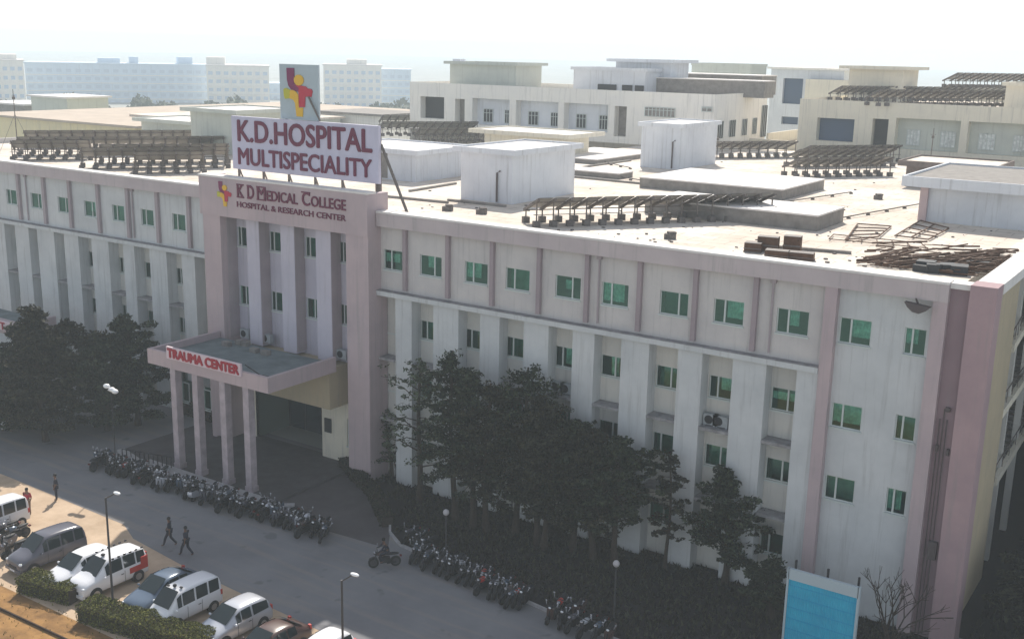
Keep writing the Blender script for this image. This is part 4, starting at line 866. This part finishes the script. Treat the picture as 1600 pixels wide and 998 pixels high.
p1, p2 = at(40, 918), at(122, 938); hedge('short trimmed hedge in front of the grey hatchback, bottom left', [(p1.x, p1.y), (p2.x, p2.y)], 1.3, .85, 1)
p1, p2 = at(135, 962), at(330, 1020); hedge('long trimmed hedge in front of the parked vans at the bottom edge', [(p1.x, p1.y), (p2.x, p2.y)], 1.35, .9, 2)
hedge('low dark hedge along the wall left of the porch', [(6, 1.0), (13, .9)], .8, 1.0, 3, m='leafd', s=.1)
hedge('dark clipped hedge curving along the edge of the garden bed beside the entrance drive', [(24, -.2), (28.8, -2.7), (32.6, -5.8)], .8, .7, 4, m='leafb', s=.1)
mb = MB(); r = random.Random(9)
for _ in range(16000):
    x = r.uniform(25, 66); y = r.uniform(-10.5, .3); lim = [e for e in edge if e[0] <= x][-1][1] if x > 23.4 else 0
    if y < lim+.1: continue
    h = r.uniform(.05, .34); a = r.uniform(0, PI); s = r.uniform(.05, .12); p = Vector((x, y, .05)); d = Vector((math.cos(a)*s, math.sin(a)*s, 0)); k = Vector((r.gauss(0, .1), r.gauss(0, .1), h)); mb.poly([p-d, p+d, p+k])
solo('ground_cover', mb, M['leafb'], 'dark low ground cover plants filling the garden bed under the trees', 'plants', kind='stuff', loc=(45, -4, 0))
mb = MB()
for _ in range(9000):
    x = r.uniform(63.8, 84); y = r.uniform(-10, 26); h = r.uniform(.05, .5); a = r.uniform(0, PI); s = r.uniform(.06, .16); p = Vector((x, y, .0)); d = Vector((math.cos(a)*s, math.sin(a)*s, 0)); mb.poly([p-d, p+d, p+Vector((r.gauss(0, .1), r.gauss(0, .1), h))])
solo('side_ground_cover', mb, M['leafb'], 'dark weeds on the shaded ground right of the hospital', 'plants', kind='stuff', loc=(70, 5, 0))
# dry tufts on the soil verge
mb = MB()
for _ in range(700):
    x = r.uniform(14, 42); y = r.uniform(-27, -22.6); h = r.uniform(.03, .16); a = r.uniform(0, PI); s = .03; p = Vector((x, y, -.015)); d = Vector((math.cos(a)*s, math.sin(a)*s, 0)); mb.poly([p-d, p+d, p+Vector((r.gauss(0, .05), r.gauss(0, .05), h))])
solo('dry_grass', mb, M['hedge'], 'thin dry grass tufts on the orange soil at the bottom left', 'grass', kind='stuff', loc=(28, -24, 0))

# ------------------------------------------------------------------ street furniture
def lamp(pb, ptop, phead, label):
    p = at(*pb); top = aty(*ptop, p.y).z; hd = aty(*phead, p.y); t = thing('street_lamp', label, 'street lamp', (p.x, p.y, 0), 0, 'street lamps by the parking strip')
    mb = MB(); mb.tube([(0, 0, 0), (0, 0, top)], [.06, .045], 10); part('pole', mb, M['metalg'], t, False)
    mb = MB(); mb.tube([(0, 0, top-.05), (hd.x-p.x, 0, hd.z)], .03, 6); part('arm', mb, M['metalg'], t, False)
    mb = MB(); mb.ell((hd.x-p.x+.08, 0, hd.z+.02), .24, .11, .07); part('lamp_head', mb, M['lampw'], t, False, True)
lamp((178, 962), (163, 776), (181, 770), 'street lamp with a bent arm standing in front of the white ambulance van')
lamp((537, 1085), (532, 905), (552, 897), 'street lamp at the bottom edge, right of the parked cars')
def globe(px, py, label):
    p = at(px, py, 3.0); t = thing('garden_lamp', label, 'garden lamp', (p.x, p.y, 0), 0, 'globe lamps in the garden')
    mb = MB(); mb.tube([(0, 0, 0), (0, 0, 2.85)], .045, 8); part('pole', mb, M['metalg'], t, False)
    mb = MB(); mb.ell((0, 0, 3.0), .17, .17, .18, 12, 8); part('globe', mb, mat('frosted_globe', (.45, .43, .45), .4) if 'frosted_globe' not in bpy.data.materials else bpy.data.materials['frosted_globe'], t, False, True)
globe(697, 800, 'globe lamp on a thin pole in the dark garden, left one'); globe(963, 880, 'globe lamp on a thin pole below the round tree'); globe(66, 613, 'globe lamp among the dark trees at the left')
p = at(173, 607, 6.0); t = thing('floodlight_pole', 'bright white twin floodlights on a thin pole in front of the left trees', 'floodlight', (p.x, p.y, 0))
mb = MB(); mb.tube([(0, 0, 0), (0, 0, 5.9)], .035, 8); part('pole', mb, M['trim'], t, False)
for dx, a in ((-.4, .8), (.12, -.3), (.42, -.9)): mb = MB(); mb.ell((dx, 0, 6.0+.12*a), .26, .2, .15); part('lamp_head', mb, M['lampw'], t, False, True)
mb = MB(); mb.bar((-.3, 0, 5.85), (.4, 0, 5.85), .05); part('crossbar', mb, M['lampw'], t, False)
# railing left of the porch
p, q = at(192, 722), at(268, 735); fr = thing('railing', 'dark upright railing fence beside the left end of the porch', 'fence', ((p.x+q.x)/2, (p.y+q.y)/2, 0)); mb = MB()
for k in range(12): s = p.lerp(q, k/11); mb.bar((s.x, s.y, 0), (s.x, s.y, .95), .05)
part('bars', mb, M['trim'], fr); mb = MB(); mb.bar((p.x, p.y, .95), (q.x, q.y, .95), .05); mb.bar((p.x, p.y, .15), (q.x, q.y, .15), .04); part('rail', mb, M['trim'], fr)
# blue hoarding
bh = thing('blue_hoarding', 'bright blue corrugated sheet hoarding with a white top band at the bottom right', 'hoarding', (58.7, -6.1, 0))
mb = MB(); n = 60; ax_, bx_ = 57.0, 60.15
for i in range(n):
    xa, xb = ax_+(bx_-ax_)*i/n, ax_+(bx_-ax_)*(i+1)/n; mb.quad((xa, -6.1+.03*(i % 2), 0.1), (xb, -6.1+.03*((i+1) % 2), 0.1), (xb, -6.1+.03*((i+1) % 2), 4.1), (xa, -6.1+.03*(i % 2), 4.1))
part('sheet', mb, M['blue'], bh)
mb = MB(); mb.box(ax_-.04, bx_+.04, -6.16, -6.0, 4.1, 4.62); mb.box(ax_-.1, ax_-.005, -6.16, -5.95, 0, 4.62); mb.box(bx_+.005, bx_+.1, -6.16, -5.95, 0, 4.62); part('frame', mb, mat('hoarding_frame', (0.42, 0.50, 0.54), 0.7), bh)
for x in (57.2, 58.7, 60.1): mb = MB(); mb.bar((x, -5.9, 0), (x, -5.9, 5.0), .09); part('post', mb, M['trim'], bh)
mb = MB()
for k in range(7): mb.box(ax_+.01, bx_-.01, -6.125, -6.105, .5+k*.55, .53+k*.55)
part('seam', mb, mat('blue_seam', (0.02, 0.36, 0.6), .5), bh)

# ------------------------------------------------------------------ vehicles
def cyl(mb, c, r, w, seg=18): mb.tube([(c[0], c[1]-w/2, c[2]), (c[0], c[1]+w/2, c[2])], r, seg)
def car(kind, paint, label, loc, rz, group='cars and vans parked on the sandy strip', roofm=None):
    """car along local +x = front. Loft of stations (x, half width, belt z, top z, top half width)"""
    if kind == 'hatch':   S = [(-1.86, .70, .60, .72, .60), (-1.80, .78, .86, 1.02, .62), (-1.60, .81, .93, 1.40, .60), (-1.2, .82, .93, 1.49, .62), (-.5, .83, .92, 1.53, .63), (.15, .83, .91, 1.50, .62), (.45, .83, .91, 1.34, .61), (.98, .82, .90, .985, .66), (1.45, .80, .80, .90, .62), (1.80, .74, .66, .76, .56), (1.9, .66, .52, .60, .5)]; W = (-1.12, 1.20); R = .30; ln = (-1.86, 1.9); cab = (1, 6); ws = (5, 7); zs = .22
    elif kind == 'sedan': S = [(-2.1, .72, .62, .74, .62), (-2.0, .80, .90, 1.00, .66), (-1.6, .82, .93, 1.06, .66), (-1.1, .83, .93, 1.38, .60), (-.5, .84, .93, 1.47, .62), (.15, .84, .92, 1.47, .62), (.5, .84, .91, 1.30, .60), (1.05, .83, .90, .98, .66), (1.6, .81, .80, .90, .62), (1.98, .75, .66, .78, .56), (2.1, .66, .52, .62, .5)]; W = (-1.3, 1.3); R = .31; cab = (2, 6); ws = (5, 7); zs = .22
    elif kind == 'mpv':   S = [(-1.98, .74, .66, .84, .64), (-1.93, .80, .98, 1.45, .62), (-1.8, .82, 1.0, 1.68, .62), (-1.2, .83, 1.0, 1.75, .66), (-.4, .84, 1.0, 1.77, .66), (.35, .84, .99, 1.74, .65), (.62, .84, .98, 1.55, .64), (1.12, .83, .97, 1.06, .68), (1.62, .81, .88, .98, .64), (1.90, .76, .72, .84, .58), (1.98, .68, .55, .66, .52)]; W = (-1.25, 1.28); R = .30; cab = (1, 6); ws = (5, 7); zs = .24
    else:                 S = [(-1.78, .68, .62, .80, .64), (-1.74, .73, 1.0, 1.58, .62), (-1.6, .74, 1.02, 1.76, .62), (-.9, .74, 1.02, 1.80, .63), (-.1, .74, 1.02, 1.81, .63), (.7, .74, 1.01, 1.78, .62), (.98, .74, 1.0, 1.62, .61), (1.42, .73, .96, 1.08, .64), (1.66, .71, .84, .96, .62), (1.74, .69, .66, .78, .60), (1.78, .66, .45, .52, .58)]; W = (-1.15, 1.05); R = .27; cab = (1, 6); ws = (5, 7); zs = .24
    t = thing('parked_van' if kind in ('van', 'mpv') else 'parked_car', label, 'van' if kind in ('van', 'mpv') else 'car', loc, rz, group)
    mb = MB(); rings = []
    for x, wb, zb, zt, wt in S:
        half = [(wb*.90, zs), (wb*.985, zs+.10), (wb, zs+(zb-zs)*.5), (wb*.985, zb-.06), (wb*.95, zb), (wt, max(zb+.03, zt-.05)), (wt*.8, zt), (0, zt+.012)]
        ring = [(x, y, z) for y, z in half] + [(x, -y, z) for y, z in half[-2::-1]]
        rings.append([len(mb.v)+i for i in range(len(ring))]); mb.v += ring
    K = len(rings[0]); glass = []
    for i in range(len(S)-1):
        for k in range(K):
            k2 = (k+1) % K; mb.f.append((rings[i][k], rings[i+1][k], rings[i+1][k2], rings[i][k2])); mb.mi.append(0)
    mb.f.append(tuple(rings[0])); mb.f.append(tuple(rings[-1][::-1])); mb.mi += [0, 0]
    body = part('body', mb, paint, t, False)
    body.data.polygons.foreach_set('use_smooth', [True]*len(body.data.polygons))
    bv = body.modifiers.new('round', 'SUBSURF'); bv.levels = 1; bv.render_levels = 1
    def gq(q, shrink=.10, off=.014):
        c = sum(q, Vector())/4; n = (q[1]-q[0]).cross(q[3]-q[0]).normalized()
        if n.dot(c-Vector((0, 0, .8))) < 0: n = -n
        return [c+(p-c)*(1-shrink)+n*off for p in q]
    V = lambda i, k: Vector(mb.v[rings[i][k]])
    # side windows: from station groups
    c0, c1 = cab; n_ = c1-c0-1; groups = {'hatch': ((2, 4), (4, 5), (5, 6)), 'sedan': ((3, 4), (4, 5), (5, 6)), 'mpv': ((2, 3), (3, 4), (4, 5), (5, 6)), 'van': ((2, 3), (3, 4), (4, 5), (5, 6))}[kind]
    for sgn in (0, 1):
        for a, b in groups:
            k0, k1 = (4, 5) if sgn == 0 else (K-5, K-6)
            q = [V(a, k0), V(b, k0), V(b, k1), V(a, k1)]; q = [Vector((p.x, p.y, p.z)) for p in q]
            m2 = MB(); m2.poly(gq(q, .13, .022)); part('side_window', m2, M['glass'], t, False)
    i0 = {'hatch': 6, 'sedan': 6, 'mpv': 6, 'van': 6}[kind]
    def screen(ia, ib, nm):
        a, b = S[ia], S[ib]; m2 = MB()
        q = [Vector((a[0], -a[4]*.93, a[3])), Vector((a[0], a[4]*.93, a[3])), Vector((b[0], b[4]*.98, b[3])), Vector((b[0], -b[4]*.98, b[3]))]; m2.poly(gq(q, .06, .05 if kind != 'van' else .07)); part(nm, m2, M['glass'], t, False)
    screen(5, 7, 'windscreen'); screen(3, 2, 'rear_window') if kind == 'sedan' else None
    xf = S[-1][0]; yf_ = S[-2][1]
    for s in (-1, 1):
        m2 = MB(); m2.ell((S[-2][0]-.03, s*yf_*.82, S[-2][2]-.02), .10, .12, .075, 10, 6); part('headlight', m2, M['lamp'], t, False, True)
        m2 = MB(); m2.box(S[0][0]+.05, S[0][0]+.16, s*.66-.08, s*.66+.08, .74, 1.0); part('tail_light', m2, M['paintred'], t, False)
        m2 = MB(); m2.ell((S[6][0]+.18, s*(S[6][1]+.10), S[6][2]+.06), .06, .11, .07, 8, 5); part('wing_mirror', m2, paint, t, False, True)
        for x in W:
            m2 = MB(); cyl(m2, (x, s*(S[4][1]-.10), R), R+.05, .21, 20); part('wheel_arch', m2, M['trim'], t, False)
            m2 = MB(); cyl(m2, (x, s*(S[4][1]-.075), R), R, .19, 20); wh = part('wheel', m2, M['rubber'], t, False)
            m2 = MB(); cyl(m2, (x, s*(S[4][1]-.07), R), R*.62, .20, 12); part('rim', m2, M['rim'], wh, False)
    m2 = MB(); m2.box(xf-.10, xf+.025, -.34, .34, zs+.16, zs+.30); part('grille', m2, M['trim'], t, False)
    m2 = MB(); m2.box(xf-.14, xf+.035, -.70, .70, zs-.02, zs+.14); part('bumper', m2, M['trim'] if kind == 'van' else paint, t, False)
    m2 = MB(); m2.box(xf+.036, xf+.045, -.22, .22, zs+.0, zs+.11); part('number_plate', m2, M['clothw'], t, False)
    m2 = MB()
    for s in (-1, 1):
        for x in (-.45, .42): m2.box(x-.008, x+.008, s*(S[4][1]+.004)-.004, s*(S[4][1]+.004)+.004, zs+.1, S[4][2]-.06)
        m2.box(-.38, -.22, s*(S[4][1]+.012)-.01, s*(S[4][1]+.012)+.01, .78, .81)
    part('door_seam', m2, M['trim'], t, False)
    return t
RF = -PI/2
def cplace(px, py, z): p = at(px, py, z); return (p.x, p.y, 0)
car('van', M['paintw'], 'white van cut off by the left edge, beside the person in red', cplace(-8, 806, .9), RF+.02)
car('mpv', M['paintg'], 'dark grey people carrier with a pale roof, first car right of the parked motorcycles', cplace(73, 856, .8), RF-.05)
car('hatch', M['paintw'], 'white hatchback squeezed between the dark grey car and the ambulance van', cplace(126, 884, .75), RF+.03)
am = car('mpv', M['paintw'], 'white ambulance van with a red rear end and small roof lamps', cplace(168, 890, .88), RF-.02)
mb = MB(); mb.box(-1.86, -1.45, .80, .852, .62, 1.30); mb.box(-1.45, -.75, .815, .848, .62, .92); mb.box(-2.0, -1.93, -.6, .6, .5, 1.35); part('red_marking', mb, M['paintred'], am, False)
mb = MB(); [mb.box(-1.7+k*.35, -1.58+k*.35, s*.68-.03, s*.68+.03, 1.70, 1.78) for k in range(6) for s in (-1, 1)]; part('roof_lamps', mb, M['trim'], am, False)
mb = MB(); mb.ell((.2, 0, 1.82), .12, .12, .07); part('beacon', mb, M['trim'], am, False)
car('sedan', M['paintb'], 'blue-grey sedan parked behind the plain white van', cplace(254, 918, .75), RF+.05)
v2 = car('van', M['paintw'], 'plain white boxy van with a roof beacon beside the blue-grey sedan', cplace(289, 936, .9), RF-.02)
mb = MB(); mb.ell((.55, 0, 1.88), .10, .10, .09); mb.ell((.45, .35, 1.85), .08, .1, .05); mb.ell((.7, -.3, 1.85), .08, .1, .05); part('beacon', mb, M['trim'], v2, False)
car('hatch', M['paints'], 'silver hatchback with a shiny bonnet near the bottom edge', cplace(365, 966, .75), RF-.03)
car('sedan', M['paintr'], 'maroon car with a pale roof half hidden by the silver hatchback at the bottom edge', cplace(420, 1003, .75), RF)
car('hatch', M['paintw'], 'white car just entering the bottom edge left of the street lamp', cplace(497, 1024, .75), RF+.03)

# motorcycles
def make_bike():
    t = thing('motorcycle', 'x', 'motorcycle', (0, 0, 0))
    for x, nm in ((.62, 0), (-.62, 1)):
        mb = MB(); N = 18
        cyl(mb, (x, 0, .30), .30, .10, N); wh = part('wheel', mb, M['rubber'], t, False)
        mb = MB(); cyl(mb, (x, 0, .30), .20, .105, 12); part('hub', mb, M['metalg'], wh, False)
    mb = MB(); mb.prism([(-.35, .30), (.25, .25), (.35, .55), (.1, .62), (-.3, .58)], -.13, .13); mb.bar((-.35, .0, .45), (-.62, 0, .30), .08); mb.bar((-.62, .12, .3), (-.1, .14, .27), .07); part('engine', mb, M['trim'], t, False)
    mb = MB(); mb.ell((.18, 0, .78), .30, .15, .14, 12, 8); part('fuel_tank', mb, M['paintg'], t, False, True)
    mb = MB(); mb.ell((-.42, 0, .76), .42, .14, .08, 12, 6); part('seat', mb, M['trim'], t, False, True)
    mb = MB(); mb.bar((.62, .06, .30), (.42, .06, .92), .045); mb.bar((.62, -.06, .30), (.42, -.06, .92), .045); mb.bar((.40, -.36, 1.0), (.40, .36, 1.0), .035); part('handlebar', mb, M['metalg'], t, False)
    mb = MB(); mb.ell((.55, 0, .88), .09, .11, .11, 10, 6); part('headlight', mb, M['chrome'], t, False, True)
    for s in (-1, 1):
        mb = MB(); mb.bar((.40, s*.28, 1.0), (.36, s*.36, 1.2), .02); mb.ell((.35, s*.37, 1.24), .03, .055, .04, 8, 6); part('mirror', mb, M['mirror'], t, False, True)
    mb = MB(); mb.box(-.96, -.84, -.06, .06, .56, .64); part('tail_light', mb, M['taild'], t, False)
    mb = MB(); mb.prism([(.40, .56), (.62, .64), (.86, .54), (.88, .50), (.62, .60), (.42, .53)], -.07, .07); part('mudguard', mb, M['trim'], t, False)
    return t
def make_scooter():
    t = thing('scooter', 'x', 'scooter', (0, 0, 0))
    for x in (.58, -.55):
        mb = MB(); cyl(mb, (x, 0, .22), .22, .11, 16); wh = part('wheel', mb, M['rubber'], t, False)
        mb = MB(); cyl(mb, (x, 0, .22), .12, .115, 10); part('hub', mb, M['metalg'], wh, False)
    mb = MB(); mb.prism([(-.85, .55), (-.75, .35), (-.2, .22), (.2, .2), (.36, .22), (.52, .85), (.40, .88), (.22, .34), (-.1, .34), (-.2, .66), (-.8, .72)], -.17, .17); part('bodywork', mb, M['trim'], t, False)
    mb = MB(); mb.ell((-.42, 0, .74), .42, .15, .07, 12, 6); part('seat', mb, M['trim'], t, False, True)
    mb = MB(); mb.bar((.58, 0, .25), (.42, 0, .98), .06); mb.bar((.42, -.32, 1.0), (.42, .32, 1.0), .04); mb.ell((.48, 0, 1.0), .1, .14, .1, 10, 6); part('handlebar', mb, M['trim'], t, False)
    mb = MB(); mb.ell((.56, 0, .98), .05, .08, .06, 8, 6); part('headlight', mb, M['lamp'], t, False, True)
    mb = MB(); mb.prism([(.40, .40), (.58, .48), (.80, .38), (.58, .42)], -.09, .09); part('mudguard', mb, M['trim'], t, False)
    for s in (-1, 1): mb = MB(); mb.bar((.42, s*.26, 1.0), (.38, s*.32, 1.18), .02); mb.ell((.37, s*.33, 1.22), .03, .055, .04, 8, 6); part('mirror', mb, M['mirror'], t, False, True)
    return t
bike0 = make_bike(); used = [False]; scoot0 = make_scooter(); sused = [False]
scols = []
for m_ in (M['paintg'], M['trim'], M['paintr'], M['trim'], M['paintb'], M['paintg'], M['paints']):
    me = [c for c in scoot0.children if c.name.startswith('bodywork')][0].data.copy(); me.materials[0] = m_; scols.append(me)
tank_mats = [M['trim'], M['paintg'], M['paintr'], M['paintb'], M['trim'], M['paintred'], M['paints']]
tanks = []
for m_ in tank_mats:
    me = [c for c in bike0.children if c.name.startswith('fuel_tank')][0].data.copy(); me.materials[0] = m_; tanks.append(me)
rb = random.Random(21)
def bike(x, y, rz, label, group):
    if group != 'ridden motorcycle' and rb.random() < .27:
        if not sused[0]: b = scoot0; sused[0] = True
        else: b = copy_tree(scoot0)
        b.location = (x, y, .01); b.rotation_euler = (-rb.uniform(.06, .14), 0, rz); b.scale = [rb.uniform(.94, 1.05)]*3; b['label'] = label.replace('motorcycle', 'scooter'); b['group'] = group.replace('motorcycles', 'scooters')
        [c for c in b.children if c.name.startswith('bodywork')][0].data = rb.choice(scols); return b
    if not used[0]: b = bike0; used[0] = True
    else: b = copy_tree(bike0)
    b.location = (x, y, 0); b.rotation_euler = (rb.uniform(-.12, -.06)*0 + 0, 0, rz); b['label'] = label; b['group'] = group
    mt = [c for c in b.children if c.name.startswith('mirror')]
    hb = [c for c in b.children if c.name.startswith('fuel_tank')][0]; hb.data = rb.choice(tanks)
    tilt = rb.uniform(.04, .24); b.scale = [rb.uniform(.92, 1.06)]*3
    b.rotation_euler = (-tilt, 0, rz); b.location.z = .02
    return b
a, b = at(148, 728), at(500, 843); n = 50
for i in range(n):
    u = i/(n-1); p = a.lerp(b, u)
    lab = 'dark motorcycle in the long row parked in front of the porch' if 0 < i < n-1 else ('motorcycle at the far left end of the long row before the porch' if i == 0 else 'motorcycle at the right end of the long row before the porch')
    bike(p.x+rb.uniform(-.14, .14), p.y+.25+rb.uniform(-.35, .55), -PI/2+.25+rb.uniform(-.3, .3) if rb.random() < .8 else PI/2+.2, lab, 'motorcycles in the long row before the porch')
a, b = at(640, 872), at(812, 952); n = 24
for i in range(n):
    p = a.lerp(b, i/(n-1)); lab = 'motorcycle in the row along the garden kerb right of the entrance drive' if i else 'motorcycle at the left end of the garden kerb row'
    bike(p.x+rb.uniform(-.14, .14), p.y+.4+rb.uniform(-.4, .4), -PI/2+.2+rb.uniform(-.3, .3), lab, 'motorcycles along the garden kerb')
for i, (px, py) in enumerate(((862, 968), (880, 975), (896, 982), (915, 990), (935, 996), (950, 1003), (872, 958), (902, 966), (640, 845), (655, 850), (668, 862))):
    p = at(px, py); lab = 'motorcycle in the short cluster at the lower edge below the garden' if i < 8 else 'motorcycle tucked behind the left end of the garden kerb row'
    bike(p.x, p.y, -PI/2+.1+rb.uniform(-.2, .2), lab, 'motorcycles at the lower edge' if i < 8 else 'motorcycles behind the kerb row')
for i, (px, py, l) in enumerate(((8, 838, 'dark motorcycle beside the leftmost white van'), (25, 845, 'dark motorcycle between the leftmost van and the grey people carrier'), (5, 860, 'dark motorcycle at the lower left edge of the parking strip'), (22, 868, 'dark motorcycle nearest the short hedge'))):
    p = at(px, py); bike(p.x, p.y, -PI/2+rb.uniform(-.2, .2), l, 'motorcycles beside the leftmost van')

# ------------------------------------------------------------------ people
def skin_obj(name, verts, edges, radii, m, parent, sub=1):
    me = bpy.data.meshes.new(name); me.from_pydata(verts, edges, []); me.materials.append(m)
    o = bpy.data.objects.new(name, me); link(o, None, parent)
    s = o.modifiers.new('skin', 'SKIN')
    for i, r_ in enumerate(radii): me.skin_vertices[0].data[i].radius = (r_, r_)
    me.skin_vertices[0].data[0].use_root = True
    s.use_smooth_shade = True; u = o.modifiers.new('sub', 'SUBSURF'); u.levels = sub; u.render_levels = sub
    return o
def person(loc, rz, label, top, bottom, pose='stand', sc=1.0, hairm='hair'):
    """local +x is forward"""
    t = thing('person', label, 'person', loc, rz)
    if pose == 'walk': kL, aL, kR, aR = (.22, .09, .50), (.34, .09, .07), (-.02, -.09, .48), (-.36, -.09, .12); eL, hL, eR, hR = (-.10, .24, 1.12), (-.08, .25, .86), (.10, -.24, 1.12), (.26, -.23, .92)
    else: kL, aL, kR, aR = (.02, .10, .48), (.0, .12, .07), (.02, -.10, .48), (.0, -.12, .07); eL, hL, eR, hR = (-.02, .25, 1.12), (.10, .23, .90), (-.02, -.25, 1.12), (.14, -.2, .95)
    V = [(0, 0, .95), (0, 0, 1.15), (.01, 0, 1.36), (.01, 0, 1.47), (.02, 0, 1.54), (.03, 0, 1.64),
         (0, .17, 1.39), eL, hL, (0, -.17, 1.39), eR, hR, (0, .09, .90), kL, aL, (aL[0]+.15, aL[1], .04), (0, -.09, .90), kR, aR, (aR[0]+.15, aR[1], .04)]
    E = [(0, 1), (1, 2), (2, 3), (3, 4), (4, 5), (2, 6), (6, 7), (7, 8), (2, 9), (9, 10), (10, 11), (0, 12), (12, 13), (13, 14), (14, 15), (0, 16), (16, 17), (17, 18), (18, 19)]
    R = [.125, .11, .13, .05, .09, .085, .055, .04, .03, .055, .04, .03, .085, .058, .04, .035, .085, .058, .04, .035]
    # fingers and thumbs
    for h in (8, 11):
        hx, hy, hz = V[h]; pal = len(V); V.append((hx+.02, hy, hz-.06)); E.append((h, pal)); R.append(.032)
        for k in range(4): i = len(V); V.append((hx+.035-.02*k, hy+.004*k, hz-.10)); V.append((hx+.045-.02*k, hy-.005, hz-.145+.006*abs(k-1))); E += [(pal, i), (i, i+1)]; R += [.010, .008]
        i = len(V); V.append((hx+.06, hy, hz-.085)); E.append((pal, i)); R.append(.010)
    sv = lambda L: [tuple(c*sc for c in v) for v in L]
    skin_obj('body', sv(V), E, [r_*sc for r_ in R], M['skin'], t)
    tv = [V[i] for i in (0, 1, 2, 6, 7, 9, 10)]; skin_obj('shirt', sv(tv), [(0, 1), (1, 2), (2, 3), (3, 4), (2, 5), (5, 6)], [x*sc for x in (.15, .135, .15, .075, .058, .075, .058)], M[top], t)
    bv = [V[i] for i in (0, 12, 13, 14, 16, 17, 18)]; skin_obj('trousers', sv(bv), [(0, 1), (1, 2), (2, 3), (0, 4), (4, 5), (5, 6)], [x*sc for x in (.14, .105, .078, .058, .105, .078, .058)], M[bottom], t)
    mb = MB(); mb.ell((.005*sc, 0, 1.655*sc), .105*sc, .098*sc, .10*sc, 12, 8); part('hair', mb, M[hairm], t, False, True)
    mb = MB(); mb.ell((.115*sc, 0, 1.60*sc), .018*sc, .014*sc, .02*sc, 6, 4); mb.ell((.03*sc, .09*sc, 1.60*sc), .015*sc, .01*sc, .025*sc, 6, 4); mb.ell((.03*sc, -.09*sc, 1.60*sc), .015*sc, .01*sc, .025*sc, 6, 4); part('nose_and_ears', mb, M['skin'], t, False, True)
    mb = MB(); [mb.ell((.108*sc, s*.035*sc, 1.63*sc), .008*sc, .012*sc, .007*sc, 6, 4) for s in (-1, 1)]; part('eyes', mb, M['hair'], t, False, True)
    return t
def pp(px, py): p = at(px, py); return (p.x, p.y, 0)
person(pp(45, 804), -1.2, 'person in a red top and pale brown trousers standing behind the leftmost white van', 'clothr', 'clothn')
person(pp(89, 781), -2.2, 'person in dark clothes standing alone on the shaded road, left', 'clothd', 'clothd')
person(pp(266, 852), -2.6, 'person in dark clothes walking, left of the walking pair', 'clothd', 'clothd', 'walk')
person(pp(292, 867), -2.9, 'person in a navy top walking, right of the walking pair', 'cloth2', 'clothd', 'walk')
person(pp(622, 748), -1.0, 'person in dark clothes standing by the garden hedge under the first trees', 'clothd', 'clothd')
person(pp(6, 672), 0, 'person in white clothes at the left edge in front of the dark trees', 'clothw', 'clothw')
person(pp(16, 674), 1, 'second person in white clothes, just right of the first at the left edge', 'clothw', 'clothn')
# rider on a scooter
p = at(601, 885); b_ = bike(p.x, p.y, -2.3, 'motorcycle being ridden across the road at the left end of the garden kerb row', 'ridden motorcycle'); b_.rotation_euler.x = 0
t = thing('person', 'rider in dark clothes seated on the moving motorcycle', 'person', (p.x, p.y, 0), -2.3)
V = [(-.2, 0, .92), (-.12, 0, 1.12), (0, 0, 1.34), (.02, 0, 1.45), (.05, 0, 1.53), (.07, 0, 1.62), (.0, .18, 1.34), (.18, .26, 1.12), (.40, .30, 1.03), (.0, -.18, 1.34), (.18, -.26, 1.12), (.40, -.30, 1.03),
     (-.15, .1, .9), (.28, .18, .82), (.12, .18, .40), (.28, .18, .36), (-.15, -.1, .9), (.28, -.18, .82), (.12, -.18, .40), (.28, -.18, .36)]
E = [(0, 1), (1, 2), (2, 3), (3, 4), (4, 5), (2, 6), (6, 7), (7, 8), (2, 9), (9, 10), (10, 11), (0, 12), (12, 13), (13, 14), (14, 15), (0, 16), (16, 17), (17, 18), (18, 19)]
skin_obj('body', V, E, [.12, .11, .13, .05, .09, .085, .055, .04, .03, .055, .04, .03, .085, .058, .04, .035, .085, .058, .04, .035], M['skin'], t)
tv = [V[i] for i in (0, 1, 2, 6, 7, 8, 9, 10, 11)]; skin_obj('shirt', tv, [(0, 1), (1, 2), (2, 3), (3, 4), (4, 5), (2, 6), (6, 7), (7, 8)], [.14, .13, .15, .07, .055, .04, .07, .055, .04], M['clothd'], t)
tv = [V[i] for i in (0, 12, 13, 14, 16, 17, 18)]; skin_obj('trousers', tv, [(0, 1), (1, 2), (2, 3), (0, 4), (4, 5), (5, 6)], [.13, .1, .075, .055, .1, .075, .055], M['clothd'], t)
mb = MB(); mb.ell((.05, 0, 1.63), .11, .10, .11, 12, 8); part('hair', mb, M['hair'], t, False, True)

# ------------------------------------------------------------------ haze
mb = MB(); mb.box(-2650, 2650, -950, 3050, -1.5, 52)
hz = bpy.data.objects.new('haze', mkmesh('haze', mb, [])); C.objects.link(hz); hz['kind'] = 'stuff'; hz['label'] = 'pale bluish haze thickening with distance'; hz['category'] = 'haze'
hm = bpy.data.materials.new('haze_air'); hm.use_nodes = True; n = hm.node_tree; n.nodes.remove(n.nodes['Principled BSDF'])
pv = n.nodes.new('ShaderNodeVolumePrincipled'); pv.inputs['Color'].default_value = (0.84, 0.94, 1.0, 1); pv.inputs['Density'].default_value = 0.00080; pv.inputs['Anisotropy'].default_value = 0.0
n.links.new(pv.outputs[0], n.nodes['Material Output'].inputs['Volume']); hz.data.materials.clear(); hz.data.materials.append(hm)
